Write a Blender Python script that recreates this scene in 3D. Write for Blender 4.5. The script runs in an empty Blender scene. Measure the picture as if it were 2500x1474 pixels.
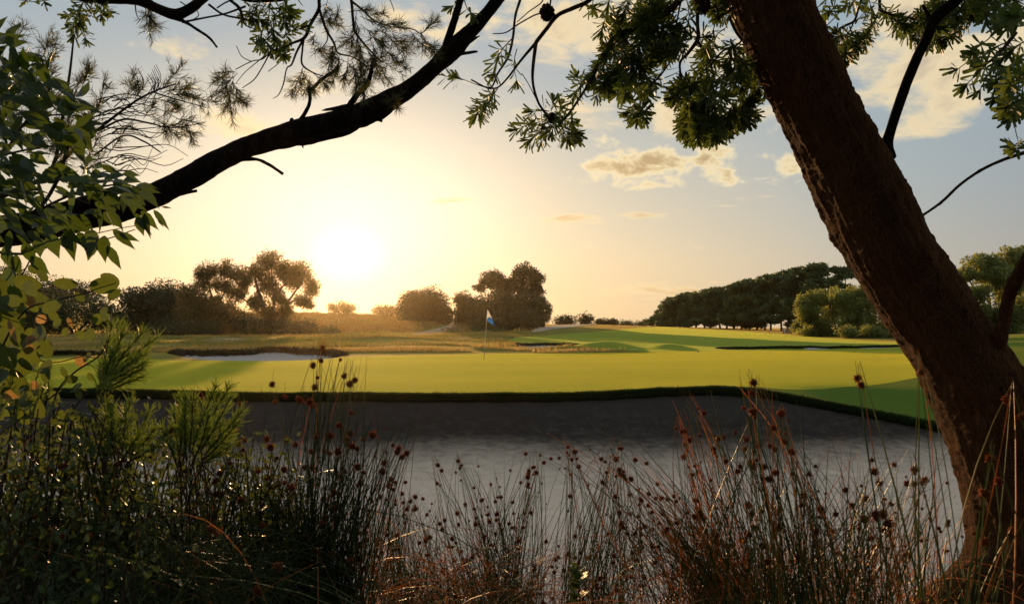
import bpy, math, random
import numpy as np
from mathutils import Vector, noise as mnoise

rng = np.random.default_rng(7)
random.seed(7)
D = bpy.data
scene = bpy.context.scene
COL = scene.collection

# ---------------------------------------------------------------- camera frame
F, CX, HY, CZ = 1944.0, 1250.0, 800.0, 1.4      # focal length in photo pixels, centre column, horizon row, eye height
def P(px, py, Y):
    return np.array(((px - CX) / F * Y, Y, CZ - (py - HY) / F * Y))
def R(px, Y):                                    # pixels -> metres at distance Y
    return px / F * Y

# ---------------------------------------------------------------- bookkeeping
def tag(o, label=None, cat=None, group=None, kind=None):
    if label: o['label'] = label
    if cat: o['category'] = cat
    if group: o['group'] = group
    if kind: o['kind'] = kind
    return o
def empty(name, loc, label, cat, group=None):
    o = D.objects.new(name, None)
    o.location = loc; o.empty_display_size = .2
    COL.objects.link(o)
    return tag(o, label, cat, group)

class MB:
    """collects quads and triangles with a per-vertex tint, then links them as one mesh object"""
    def __init__(s): s.v = []; s.q = []; s.t = []; s.a = []; s.n = 0
    def add(s, v, q=None, t=None, a=.5):
        v = np.asarray(v, float).reshape(-1, 3)
        s.v.append(v)
        s.a.append(np.broadcast_to(np.asarray(a, float), (len(v),)).copy())
        if q is not None and len(q): s.q.append(np.asarray(q, int).reshape(-1, 4) + s.n)
        if t is not None and len(t): s.t.append(np.asarray(t, int).reshape(-1, 3) + s.n)
        s.n += len(v)
        return s
    def mesh(s, name, mat, smooth=True, origin=None):
        me = D.meshes.new(name)
        v = np.concatenate(s.v) if s.v else np.zeros((0, 3))
        if origin is not None: v = v - np.asarray(origin)
        q = np.concatenate(s.q) if s.q else np.zeros((0, 4), int)
        t = np.concatenate(s.t) if s.t else np.zeros((0, 3), int)
        me.vertices.add(len(v)); me.vertices.foreach_set('co', v.astype('f').ravel())
        nl = len(q) * 4 + len(t) * 3
        me.loops.add(nl); me.loops.foreach_set('vertex_index', np.concatenate([q.ravel(), t.ravel()]).astype('i'))
        me.polygons.add(len(q) + len(t))
        st = np.concatenate([np.arange(len(q)) * 4, len(q) * 4 + np.arange(len(t)) * 3])
        me.polygons.foreach_set('loop_start', st.astype('i'))
        me.update(calc_edges=True)
        if smooth: me.polygons.foreach_set('use_smooth', np.ones(len(me.polygons), bool))
        at = me.attributes.new('tint', 'FLOAT', 'POINT')
        at.data.foreach_set('value', np.concatenate(s.a).astype('f'))
        me.materials.append(mat)
        me.validate()
        return me
    def build(s, name, mat, parent=None, smooth=True, origin=None):
        if parent is not None and origin is None: origin = np.array(parent.matrix_world.translation) if parent.parent is None and False else np.array(parent.location)
        me = s.mesh(name, mat, smooth, origin)
        o = D.objects.new(name, me); COL.objects.link(o)
        if parent is not None: o.parent = parent
        elif origin is not None: o.location = origin
        return o

# ---------------------------------------------------------------- shape helpers
def smooth_path(pts, step=4):
    """Catmull-Rom through control rows (x,y,z,r...)"""
    p = np.asarray(pts, float)
    if len(p) < 3:
        t = np.linspace(0, 1, step + 1)[:, None]
        return p[0] * (1 - t) + p[-1] * t
    e = np.vstack([2 * p[0] - p[1], p, 2 * p[-1] - p[-2]])
    out = []
    for i in range(1, len(e) - 2):
        a, b, c, d = e[i - 1], e[i], e[i + 1], e[i + 2]
        for t in np.linspace(0, 1, step, endpoint=False):
            out.append(.5 * ((2 * b) + (-a + c) * t + (2 * a - 5 * b + 4 * c - d) * t * t + (-a + 3 * b - 3 * c + d) * t ** 3))
    out.append(e[-2])
    return np.array(out)

def tube(mb, pts, rad, sides=6, a=.5, cap=True, rough=0., freq=8., seed=0.):
    p = np.asarray(pts, float); n = len(p)
    rad = np.broadcast_to(np.asarray(rad, float), (n,))
    tg = np.gradient(p, axis=0); tg /= np.linalg.norm(tg, axis=1)[:, None] + 1e-12
    u = np.zeros((n, 3))
    ref = np.array([0, 1., 0]) if abs(tg[0][1]) < .9 else np.array([1., 0, 0])
    prev = np.cross(tg[0], ref); prev /= np.linalg.norm(prev)
    for i in range(n):
        w = prev - tg[i] * np.dot(prev, tg[i]); w /= np.linalg.norm(w) + 1e-12
        u[i] = w; prev = w
    b = np.cross(tg, u)
    th = np.linspace(0, 2 * np.pi, sides, endpoint=False)
    ring = u[:, None, :] * np.cos(th)[None, :, None] + b[:, None, :] * np.sin(th)[None, :, None]
    rr = rad[:, None].repeat(sides, 1)
    if rough:
        for i in range(n):
            for j in range(sides):
                c = Vector(p[i] + ring[i, j] * rr[i, j]) * freq
                c.z += seed
                d = mnoise.noise(c) + .5 * mnoise.noise(c * 2.3) + .35 * mnoise.noise(c * 5.1)
                rr[i, j] *= 1 + rough * d
    v = p[:, None, :] + ring * rr[:, :, None]
    idx = np.arange(n * sides).reshape(n, sides)
    nx = np.roll(idx, -1, axis=1)
    q = np.stack([idx[:-1], nx[:-1], nx[1:], idx[1:]], -1).reshape(-1, 4)
    v = v.reshape(-1, 3); t = []
    if cap:
        v = np.vstack([v, p[0], p[-1]])
        for j in range(sides):
            t.append((idx[0, (j + 1) % sides], idx[0, j], n * sides))
            t.append((idx[-1, j], idx[-1, (j + 1) % sides], n * sides + 1))
    aa = a if np.ndim(a) == 0 else np.concatenate([np.repeat(a, sides), [a[0], a[-1]] if cap else []])
    mb.add(v, q, t, aa)

def unit(v):
    v = np.asarray(v, float)
    return v / (np.linalg.norm(v, axis=-1, keepdims=True) + 1e-12)
def rand_dirs(n): return unit(rng.normal(size=(n, 3)))

def leaf_batch(mb, pos, dirs, nor, L, W, prof, a, bend=0., fold=0.):
    """leaf blades: prof = rows (t along, half width fraction); 3 verts across (edge, midrib, edge)"""
    pos = np.asarray(pos, float); n = len(pos)
    d = unit(dirs); nr = np.asarray(nor, float); nr = unit(nr - d * np.sum(nr * d, -1, keepdims=True))
    sd = np.cross(d, nr)
    L = np.broadcast_to(L, (n,))[:, None]; W = np.broadcast_to(W, (n,))[:, None]
    bend = np.broadcast_to(bend, (n,))[:, None]
    k = len(prof); V = np.zeros((n, k, 3, 3))
    for i, (t, w) in enumerate(prof):
        c = pos + d * L * t - nr * L * bend * t * t
        V[:, i, 0] = c - sd * W * w + nr * W * w * fold
        V[:, i, 1] = c
        V[:, i, 2] = c + sd * W * w + nr * W * w * fold
    base = (np.arange(n) * k * 3)[:, None]
    q = []
    for i in range(k - 1):
        for j in (0, 1):
            q.append(np.stack([base[:, 0] + i * 3 + j, base[:, 0] + i * 3 + j + 1, base[:, 0] + (i + 1) * 3 + j + 1, base[:, 0] + (i + 1) * 3 + j], -1))
    mb.add(V.reshape(-1, 3), np.concatenate(q), None, np.repeat(np.broadcast_to(a, (n,)), k * 3))

def flat_batch(mb, pos, dirs, nor, L, W, a, prof=((0, .25), (.45, 1), (1, .1)), bend=0.):
    """cheaper blades, 2 verts across"""
    pos = np.asarray(pos, float); n = len(pos)
    d = unit(dirs); nr = np.asarray(nor, float); nr = unit(nr - d * np.sum(nr * d, -1, keepdims=True))
    sd = np.cross(d, nr)
    L = np.broadcast_to(L, (n,))[:, None]; W = np.broadcast_to(W, (n,))[:, None]
    bend = np.broadcast_to(bend, (n,))[:, None]
    k = len(prof); V = np.zeros((n, k, 2, 3))
    for i, (t, w) in enumerate(prof):
        c = pos + d * L * t - nr * L * bend * t * t
        V[:, i, 0] = c - sd * W * w; V[:, i, 1] = c + sd * W * w
    b = np.arange(n) * k * 2
    q = [np.stack([b + i * 2, b + i * 2 + 1, b + i * 2 + 3, b + i * 2 + 2], -1) for i in range(k - 1)]
    mb.add(V.reshape(-1, 3), np.concatenate(q), None, np.repeat(np.broadcast_to(a, (n,)), k * 2))

# ---------------------------------------------------------------- materials
class NT:
    def __init__(s, tree): s.t = tree; s.n = tree.nodes; s.l = tree.links
    def node(s, typ, **kw):
        nd = s.n.new(typ)
        for k, v in kw.items(): setattr(nd, k, v)
        return nd
    def put(s, sock, v):
        if isinstance(v, bpy.types.NodeSocket): s.l.new(v, sock)
        elif v is not None:
            if sock.type == 'RGBA' and hasattr(v, '__len__') and len(v) == 3: v = (*v, 1)
            sock.default_value = v
    def m(s, op, a, b=None, c=None, clamp=False):
        nd = s.node('ShaderNodeMath', operation=op, use_clamp=clamp)
        for i, x in enumerate((a, b, c)):
            if x is not None: s.put(nd.inputs[i], x)
        return nd.outputs[0]
    def vm(s, op, a, b=None):
        nd = s.node('ShaderNodeVectorMath', operation=op)
        s.put(nd.inputs[0], a)
        if b is not None: s.put(nd.inputs['Scale'] if op == 'SCALE' else nd.inputs[1], b)
        return nd.outputs['Value'] if op in ('LENGTH', 'DOT_PRODUCT', 'DISTANCE') else nd.outputs[0]
    def mix(s, f, a, b, blend='MIX'):
        nd = s.node('ShaderNodeMix', data_type='RGBA', blend_type=blend)
        s.put(nd.inputs[0], f); s.put(nd.inputs[6], a); s.put(nd.inputs[7], b)
        return nd.outputs[2]
    def noise(s, vec, scale, detail=4, rough=.55, dist=0., out=0):
        nd = s.node('ShaderNodeTexNoise')
        s.put(nd.inputs['Vector'], vec)
        nd.inputs['Scale'].default_value = scale; nd.inputs['Detail'].default_value = detail
        nd.inputs['Roughness'].default_value = rough; nd.inputs['Distortion'].default_value = dist
        return nd.outputs[out]
    def ramp(s, f, stops, interp='LINEAR'):
        nd = s.node('ShaderNodeValToRGB'); cr = nd.color_ramp; cr.interpolation = interp
        while len(cr.elements) > 1: cr.elements.remove(cr.elements[-1])
        for i, (p, c) in enumerate(stops):
            e = cr.elements[0] if i == 0 else cr.elements.new(p)
            e.position = p; e.color = (*c, 1) if len(c) == 3 else c
        s.put(nd.inputs[0], f)
        return nd.outputs[0]
    def maprange(s, v, a, b, c=0., d=1., smooth=False):
        nd = s.node('ShaderNodeMapRange')
        if smooth: nd.interpolation_type = 'SMOOTHSTEP'
        for i, x in enumerate((v, a, b, c, d)): s.put(nd.inputs[i], x)
        return nd.outputs[0]

def mat(name):
    m_ = D.materials.new(name); m_.use_nodes = True
    t = NT(m_.node_tree); t.n.clear()
    out = t.node('ShaderNodeOutputMaterial')
    return m_, t, out
def geopos(t): return t.node('ShaderNodeNewGeometry').outputs['Position']
def tint(t): return t.node('ShaderNodeAttribute', attribute_name='tint').outputs['Fac']
def princ(t, col, rough=.8, spec=.3, normal=None, **kw):
    b = t.node('ShaderNodeBsdfPrincipled')
    t.put(b.inputs['Base Color'], col); t.put(b.inputs['Roughness'], rough); t.put(b.inputs['Specular IOR Level'], spec)
    if normal is not None: t.put(b.inputs['Normal'], normal)
    for k, v in kw.items(): t.put(b.inputs[k], v)
    return b.outputs[0]
def bump(t, h, strength=.5, dist=.02, normal=None):
    b = t.node('ShaderNodeBump'); t.put(b.inputs['Height'], h)
    b.inputs['Strength'].default_value = strength; b.inputs['Distance'].default_value = dist
    if normal is not None: t.put(b.inputs['Normal'], normal)
    return b.outputs[0]

def leaf_mat(name, stops, transl=.45, tcol=(.35, .38, .05), rough=.5, spec=.35, vary=.5, scale=3., vein=0.):
    m_, t, out = mat(name)
    f = t.m('ADD', tint(t), t.m('MULTIPLY', t.m('SUBTRACT', t.noise(geopos(t), scale, 3), .5), vary), clamp=True)
    c = t.ramp(f, stops)
    if vein:
        nz = t.noise(geopos(t), 90, 5, .7); c = t.mix(t.maprange(nz, .35, .7, 0, .6), c, t.vm('SCALE', c, .45)); p = princ(t, c, rough, spec, bump(t, nz, .7, .003))
    else: p = princ(t, c, rough, spec)
    tr = t.node('ShaderNodeBsdfTranslucent')
    t.put(tr.inputs['Color'], t.mix(.6, t.vm('SCALE', c, 2.2), tcol))
    mx = t.node('ShaderNodeMixShader'); mx.inputs[0].default_value = transl
    t.l.new(p, mx.inputs[1]); t.l.new(tr.outputs[0], mx.inputs[2]); t.l.new(mx.outputs[0], out.inputs[0])
    return m_

def bark_mat(name, c1, c2, scale=40., bstr=.8, bd=.01, lichen=None, zs=.25, rim=.05):
    m_, t, out = mat(name)
    g = geopos(t)
    st = t.vm('MULTIPLY', g, (1, 1, zs))
    n1 = t.noise(st, scale, 8, .65)
    n2 = t.noise(g, scale * .15, 4, .6)
    fis = t.noise(t.vm('ADD', st, t.vm('SCALE', t.noise(g, 9, 4, out=1), .05)), scale * .55, 5, .75)
    crack = t.maprange(t.m('ABSOLUTE', t.m('SUBTRACT', fis, .5)), 0, .07)
    c = t.mix(t.maprange(n1, .3, .7), c1, c2)
    c = t.mix(t.m('MULTIPLY', t.maprange(n2, .35, .7), .6), c, tuple(x * .45 for x in c1))
    if lichen: c = t.mix(t.maprange(t.noise(g, 14, 5, .7), .6, .68, 0, .5), c, lichen)
    c = t.mix(crack, tuple(x * .5 for x in c1), c)
    h = t.m('ADD', n1, t.m('MULTIPLY', crack, .5))
    t.l.new(princ(t, c, .9, .06, bump(t, h, bstr, bd), **{'Sheen Weight': rim, 'Sheen Roughness': .28, 'Sheen Tint': (1, .42, .13, 1)}), out.inputs[0])
    return m_

# ---------------------------------------------------------------- sun and sky
SUN = unit(np.array([(850 - CX) / F, 1., (HY - 622) / F]))
SUN_EL = math.asin(SUN[2]); SUN_AZ = math.atan2(SUN[0], SUN[1])

w = D.worlds.new('World'); scene.world = w; w.use_nodes = True
T = NT(w.node_tree); T.n.clear()
wo = T.node('ShaderNodeOutputWorld'); bg = T.node('ShaderNodeBackground')
sky = T.node('ShaderNodeTexSky', sky_type='NISHITA')
sky.sun_disc = False; sky.sun_elevation = SUN_EL; sky.sun_rotation = SUN_AZ; sky.dust_density = 3.; sky.air_density = 1.2
Dv = T.vm('NORMALIZE', T.node('ShaderNodeTexCoord').outputs['Generated'])
sep = T.node('ShaderNodeSeparateXYZ'); T.l.new(Dv, sep.inputs[0]); DX, DY, DZ = sep.outputs
df = T.vm('MULTIPLY', T.vm('SUBTRACT', Dv, tuple(SUN)), (1, 1, 1.3))
d_ = T.m('DIVIDE', T.vm('LENGTH', df), 1.45)
base = T.ramp(d_, [(0, (3.4, 2.6, 1.9)), (.018, (1.9, 1.6, 1.35)), (.036, (1.1, 1.05, 1.0)), (.07, (.97, .95, .90)), (.10, (.93, .89, .81)), (.14, (.89, .82, .69)), (.18, (.82, .75, .58)),
                   (.25, (.73, .67, .52)), (.34, (.57, .56, .49)), (.44, (.37, .44, .47)), (.60, (.22, .27, .34)), (1, (.13, .13, .15))])
el = T.m('MAXIMUM', DZ, 0.)
hz = T.m('MULTIPLY', T.m('EXPONENT', T.m('MULTIPLY', el, -9.)), T.maprange(d_, .1, .9, .8, .15))
base = T.mix(hz, base, (.86, .60, .29))
base = T.mix(T.maprange(DZ, .42, .85, 0, 1, smooth=True), base, (1.35, .99, .69))
base = T.mix(T.m('MULTIPLY', T.maprange(DZ, .08, .33, 0, .95), T.maprange(d_, .06, .24)), base, (.33, .42, .49))
# clouds: patches of broken high cloud, each a direction and a spread
def cdir(px, py): return unit(np.array([(px - CX) / F, 1., (HY - py) / F]))
def patch(px, py, wx, wz, k):
    c = cdir(px, py)
    q = T.vm('MULTIPLY', T.vm('SUBTRACT', Dv, tuple(c)), (F / wx, 0., F / wz))
    r2 = T.vm('DOT_PRODUCT', q, q)
    return T.m('MULTIPLY', T.m('EXPONENT', T.m('MULTIPLY', r2, -1.)), k)
def clouds(base, patches, vec_scale, nscale, lo, hi, lit, core, opacity, core_at, warp=.3):
    msk = None
    for p_ in patches:
        e = patch(*p_); msk = e if msk is None else T.m('MAXIMUM', msk, e)
    v = T.vm('MULTIPLY', Dv, vec_scale)
    n = T.noise(v, nscale, 9, .58, warp)
    n = T.m('MULTIPLY_ADD', n, 2.4, -.70); den = T.m('SUBTRACT', T.m('ADD', n, msk), 1.)
    alpha = T.maprange(den, lo, hi, 0, opacity, smooth=True)
    core_f = T.maprange(den, core_at[0], core_at[1], 0, 1, smooth=True)
    alpha = T.m('MULTIPLY', alpha, T.maprange(DY, 0, .1))
    return T.mix(alpha, base, T.mix(core_f, lit, core))
base = clouds(base, [(1480, 60, 640, 150, .80), (2250, 150, 420, 150, .80), (2150, 20, 500, 120, .74), (480, 115, 190, 50, .72), (560, 20, 240, 60, .64),
                     (560, 300, 150, 40, .5), (1000, 60, 330, 130, .6), (1340, 290, 180, 60, .66), (1720, 280, 220, 60, .70), (900, 215, 240, 50, .6), (2100, 260, 160, 60, .62)],
              (1, 1, 2.2), 11., -.05, .45, (.92, .74, .45), (.60, .49, .35), .95, (.3, .75))
base = clouds(base, [(1580, 410, 150, 52, 1.0), (1735, 388, 80, 38, .88), (1505, 362, 70, 40, .68), (1925, 402, 75, 42, .92), (1770, 442, 60, 20, .66), (1560, 445, 170, 26, .72)],
              (1, 1, 1.7), 24., -.1, .35, (.98, .82, .50), (.50, .35, .18), .95, (.15, .6))
base = clouds(base, [(1580, 526, 110, 16, .74), (1390, 535, 130, 26, .7), (1100, 490, 90, 14, .68), (1650, 708, 300, 24, .72), (1800, 490, 90, 20, .48), (560, 420, 200, 20, .4), (1320, 480, 150, 20, .42)],
              (1, 1, 6.), 14., -.05, .4, (.93, .76, .44), (.70, .50, .26), .75, (.15, .5))
scaled = T.vm('SCALE', base, 9.3)
final = T.vm('ADD', scaled, T.vm('SCALE', sky.outputs[0], .12))
T.l.new(final, bg.inputs[0]); bg.inputs[1].default_value = .1
T.l.new(bg.outputs[0], wo.inputs[0])

sl = D.lights.new('sun', 'SUN'); sl.energy = 5.0; sl.angle = math.radians(.5); sl.color = (1., .58, .24)
so = D.objects.new('sun', sl); COL.objects.link(so)
so.rotation_euler = Vector(-SUN).to_track_quat('-Z', 'Y').to_euler()

cam = D.cameras.new('camera'); co = D.objects.new('camera', cam); COL.objects.link(co); scene.camera = co
cam.sensor_width = 36; cam.lens = F / 2500 * 36; cam.shift_y = (HY - 737) / 2500
co.location = (0, 0, CZ); co.rotation_euler = (math.radians(90), 0, 0); cam.clip_end = 6000; cam.clip_start = .05
cam.dof.use_dof = True; cam.dof.focus_distance = 5.; cam.dof.aperture_fstop = 16
scene.view_settings.view_transform = 'Standard'; scene.view_settings.look = 'None'
scene.view_settings.exposure = 0; scene.view_settings.gamma = 1

# ---------------------------------------------------------------- terrain
cols = {
 -3500: [(10, 0), (34, .1), (60, 1.), (100, 2), (200, 6), (400, 9), (2500, 10)],
 -1000: [(10, 0), (34, 0), (60, .6), (100, 1.2), (200, 5), (400, 9), (2500, 10)],
 0: [(10, .05), (34, 0), (42, .05), (50, .12), (60, .22), (75, .4), (95, .6), (125, 1.2), (200, 5), (400, 9), (2500, 10)],
 300: [(10, .03), (34, 0), (42, .05), (50, .12), (60, .25), (75, .42), (95, .6), (125, 1.2), (200, 5), (400, 9), (2500, 10)],
 620: [(10, 0), (34, 0), (44, .06), (50, .15), (60, .3), (75, .45), (95, .6), (125, 1.2), (200, 5), (400, 9), (2500, 10)],
 850: [(10, 0), (34, 0), (42, .02), (48, .2), (58, .68), (66, .62), (80, .5), (110, 1.), (160, 3.6), (210, 5.2), (400, 7), (2500, 9)],
 1000: [(10, 0), (34, 0), (42, .02), (48, .2), (58, .62), (66, .55), (80, .5), (120, 1.3), (160, 2.6), (210, 4.), (400, 6), (2500, 8)],
 1150: [(10, 0), (34, 0), (45, .02), (52, .2), (60, .35), (80, .55), (110, .9), (150, 1.6), (200, 2.8), (400, 4), (2500, 6)],
 1300: [(10, 0), (34, 0), (48, 0), (55, .12), (62, .2), (80, .3), (110, .6), (135, .8), (160, 1.3), (220, 2.4), (400, 3), (2500, 4)],
 1450: [(10, 0), (34, 0), (48, 0), (60, .1), (80, .3), (110, .9), (150, 2.), (175, 2.2), (220, 2.3), (400, 2), (2500, 2)],
 1600: [(10, 0), (34, 0), (48, 0), (60, .08), (80, .25), (110, .65), (150, 1.3), (190, 1.75), (230, 1.8), (400, 1.2), (2500, 1)],
 1800: [(10, .06), (34, 0), (48, 0), (60, .06), (80, .25), (110, .55), (150, .9), (200, 1.2), (400, 1.2), (2500, 1)],
 2000: [(10, -.13), (17, -.13), (21, -.03), (26, 0), (48, .02), (60, .08), (80, .2), (110, .4), (150, .6), (2500, 1)],
 2200: [(10, -.5), (17, -.46), (21, -.16), (28, .03), (34, .05), (48, .1), (60, .15), (75, .2), (110, .4), (2500, 1)],
 2450: [(10, -.85), (16.5, -.82), (20, -.35), (26, .2), (32, .6), (40, .72), (60, .8), (110, .9), (2500, 2)],
 2900: [(10, -.6), (17, -.4), (24, .5), (60, 1.2), (200, 3), (2500, 5)],
 6000: [(10, 0), (24, .6), (60, 1.5), (200, 4), (2500, 6)],
}
_px = np.arange(-3600, 6001, 40.); _ly = np.arange(math.log(9), math.log(2600), .03)
_raw = np.array([np.interp(_ly, [math.log(a) for a, b in cols[c]], [b for a, b in cols[c]]) for c in cols])
_tab = np.array([[np.interp(x, list(cols), _raw[:, j]) for x in _px] for j in range(len(_ly))])      # [row, col]
def _blur(a, ax, k):
    pad = [(0, 0), (0, 0)]; pad[ax] = (k, k); b = np.pad(a, pad, mode='edge')
    ker = np.hanning(2 * k + 3)[1:-1]; ker /= ker.sum()
    return np.apply_along_axis(lambda r: np.convolve(r, ker, 'valid'), ax, b)
_tab = _blur(_blur(_tab, 0, 2), 1, 2)
def vnoise(x, y, s, seed=0.):
    """smooth value noise, vectorised"""
    x = np.asarray(x) / s + seed * 17.3; y = np.asarray(y) / s + seed * 9.1
    xi = np.floor(x); yi = np.floor(y); fx = x - xi; fy = y - yi
    fx = fx * fx * (3 - 2 * fx); fy = fy * fy * (3 - 2 * fy)
    h = lambda a, b: np.modf(np.abs(np.sin(a * 127.1 + b * 311.7) * 43758.5453))[0]
    return (h(xi, yi) * (1 - fx) + h(xi + 1, yi) * fx) * (1 - fy) + (h(xi, yi + 1) * (1 - fx) + h(xi + 1, yi + 1) * fx) * fy - .5
CRATERS = [(632, 40.2, 205, 6.3, .55), (1338, 55, 78, 5., .34), (1990, 53, 230, 3., .26), (150, 41, 105, 3., .35)]
MOUNDS = [(1490, 50, 70, 2.6, .46), (1420, 48.5, 70, 2.2, .24), (1630, 52, 52, 2., .38), (1180, 48, 60, 2., .10), (1040, 47, 120, 2.2, .14), (900, 60, 190, 3.5, .22), (720, 66, 120, 4, .25), (330, 60, 160, 4, .28), (480, 70, 90, 4, .3), (1080, 75, 60, 5, .3)]
def H(x, Y, crater=True):
    x = np.asarray(x, float); Y = np.asarray(Y, float)
    px = x / Y * F + CX
    fi = np.clip((px + 3600) / 40, 0, len(_px) - 1.001); fj = np.clip((np.log(Y) - _ly[0]) / .03, 0, len(_ly) - 1.001)
    i = fi.astype(int); j = fj.astype(int); fi = fi - i; fj = fj - j
    z = (_tab[j, i] * (1 - fi) + _tab[j, i + 1] * fi) * (1 - fj) + (_tab[j + 1, i] * (1 - fi) + _tab[j + 1, i + 1] * fi) * fj
    k = np.clip((Y - 44) / 20, 0, 1)
    z = z + k * (.16 * vnoise(x, Y, 5.) + .07 * vnoise(x, Y, 1.7, 2) + .25 * np.clip((Y - 90) / 60, 0, 1) * vnoise(x, Y, 17., 4)) * np.where(px > 1500, .35, 1)
    z = z + .09 * vnoise(x, Y, 7., 5) + .035 * vnoise(x, Y, 2.6, 11)
    for mx, my, wx, wy, h in MOUNDS:
        z = z + h * np.exp(-((px - mx) / wx) ** 2 - ((Y - my) / wy) ** 2)
    if crater:
        for mx, my, wx, wy, h in CRATERS:
            r = np.sqrt(((px - mx) / wx) ** 2 + ((Y - my) / wy) ** 2) + .06 * vnoise(x, Y, 1.1, 3)
            z = z - h * np.clip((1.02 - r) / .22, 0, 1) ** .7
    return z
def H1(x, Y): return float(H(np.array([x]), np.array([Y]))[0])
def y2Y(px, py, y0=17.5, y1=400.):
    Y = np.exp(np.linspace(math.log(y0), math.log(y1), 1500))
    r = HY + (CZ - H((px - CX) / F * Y, Y, False)) / Y * F
    k = np.nonzero(r <= py)[0]
    return float(Y[k[0]]) if len(k) else y1
LIPPX = [-3500, -200, 0, 100, 400, 700, 1000, 1400, 1600, 1750, 1850, 2000, 2150, 2300, 2450, 6000]
def lipY(px):
    px = np.asarray(px, float)
    return np.interp(px, [-3500, 0, 1700, 1850, 2450, 3200, 6000], [17.2, 17.2, 17.6, 17.4, 16.4, 15, 13])
lip_py = [945, 945, 945, 948, 955, 960, 961, 958, 948, 944, 950, 975, 1005, 1035, 1060, 1060]
def ctl(px):
    return CZ - (np.interp(px, LIPPX, lip_py) - HY) / F * lipY(px)
def Hl(x, Y):      # terrain pulled to the lip height at its near edge
    px = x / Y * F + CX
    L = lipY(px); k = np.clip(1 - (Y - L) / 3.5, 0, 1); k = k * k * (3 - 2 * k)
    jit = .012 * vnoise(x, np.zeros_like(x), .35, 8) + .03 * vnoise(x, np.zeros_like(x), 2.1, 9)
    return H(x, Y) * (1 - k) + (ctl(px) + jit) * k

def grid_mesh(mb, X, Y, Z, a=.5):
    n, m_ = X.shape
    idx = np.arange(n * m_).reshape(n, m_)
    q = np.stack([idx[:-1, :-1], idx[:-1, 1:], idx[1:, 1:], idx[1:, :-1]], -1).reshape(-1, 4)
    mb.add(np.stack([X, Y, Z], -1).reshape(-1, 3), q, None, a)
colpx = np.concatenate([np.linspace(-3500, -260, 60, endpoint=False), np.linspace(-260, 2760, 700, endpoint=False), np.linspace(2760, 6000, 60)])

# zones as (px, near row, far row) strips, converted to distances on the terrain
def zone(tab, n=160, conv=True):
    pxs = np.linspace(tab[0][0], tab[-1][0], n)
    f = np.interp(pxs, [t[0] for t in tab], [t[1] for t in tab]); b = np.interp(pxs, [t[0] for t in tab], [t[2] for t in tab])
    if conv:
        f = np.array([y2Y(p, v) for p, v in zip(pxs, f)]); b = np.array([y2Y(p, v) for p, v in zip(pxs, b)])
    return pxs, f, np.maximum(b, f + .02)
def sheet(name, z3, off, material, rows=40, label=None, hf=None):
    pxs, f, b = z3
    k = np.linspace(0, 1, rows)[:, None]
    Y = f[None] * (b / f)[None] ** k
    X = (pxs[None] - CX) / F * Y
    Z = (hf or H)(X, Y) + off
    mb = MB(); grid_mesh(mb, X, Y, Z)
    o = mb.build(name, material); o['kind'] = 'structure'
    if label: o['label'] = label
    return o
# ---------------------------------------------------------------- ground materials
def grass_mat(name, c1, c2, c3, dens=60., stripe=0., sheen=.0, bs=.6, patch=.12, aniso=(1, 1, 1), stint=(.92, .81, .07, 1)):
    m_, t, out = mat(name)
    g = t.vm('MULTIPLY', geopos(t), aniso)
    n0 = t.noise(g, patch, 4, .6); n1 = t.noise(g, patch * 9, 4, .6); n2 = t.noise(g, dens, 3, .7)
    c = t.mix(t.maprange(n0, .40, .60), c1, c2)
    c = t.mix(t.maprange(n1, .45, .75, 0, .7), c, c3)
    c = t.mix(t.maprange(n2, .3, .7, 0, .6), c, tuple(x * .45 for x in c1))
    c = t.mix(t.maprange(t.noise(geopos(t), dens * .12, 3, .7), .4, .7, 0, .3), c, tuple(x * .6 for x in c1))
    h = t.m('ADD', n2, t.m('MULTIPLY', n1, .5))
    s = princ(t, c, .95, .04, bump(t, h, bs, .03), **({'Sheen Weight': sheen, 'Sheen Roughness': .35, 'Sheen Tint': stint} if sheen else {}))
    t.l.new(s, out.inputs[0])
    return m_
M_GREEN = grass_mat('mown_green_turf', (.39, .36, .022), (.22, .28, .020), (.48, .41, .030), 55., sheen=.85, bs=.9, patch=.26, aniso=(.35, 1, 1))
M_FAIR = grass_mat('fairway_turf', (.20, .26, .03), (.27, .29, .035), (.14, .22, .025), 35., sheen=.5, stint=(.65, .7, .08, 1), bs=.5, patch=.06, aniso=(.35, 1, 1))
M_APRON = grass_mat('apron_turf', (.06, .15, .018), (.05, .13, .015), (.09, .18, .025), 45., sheen=.25, bs=.9, patch=.3)
M_ROUGH = grass_mat('rough_turf', (.17, .20, .035), (.10, .15, .025), (.34, .22, .07), 9., sheen=.3, bs=1., patch=.14, aniso=(.35, 1, 1), stint=(.8, .5, .1, 1))
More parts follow.
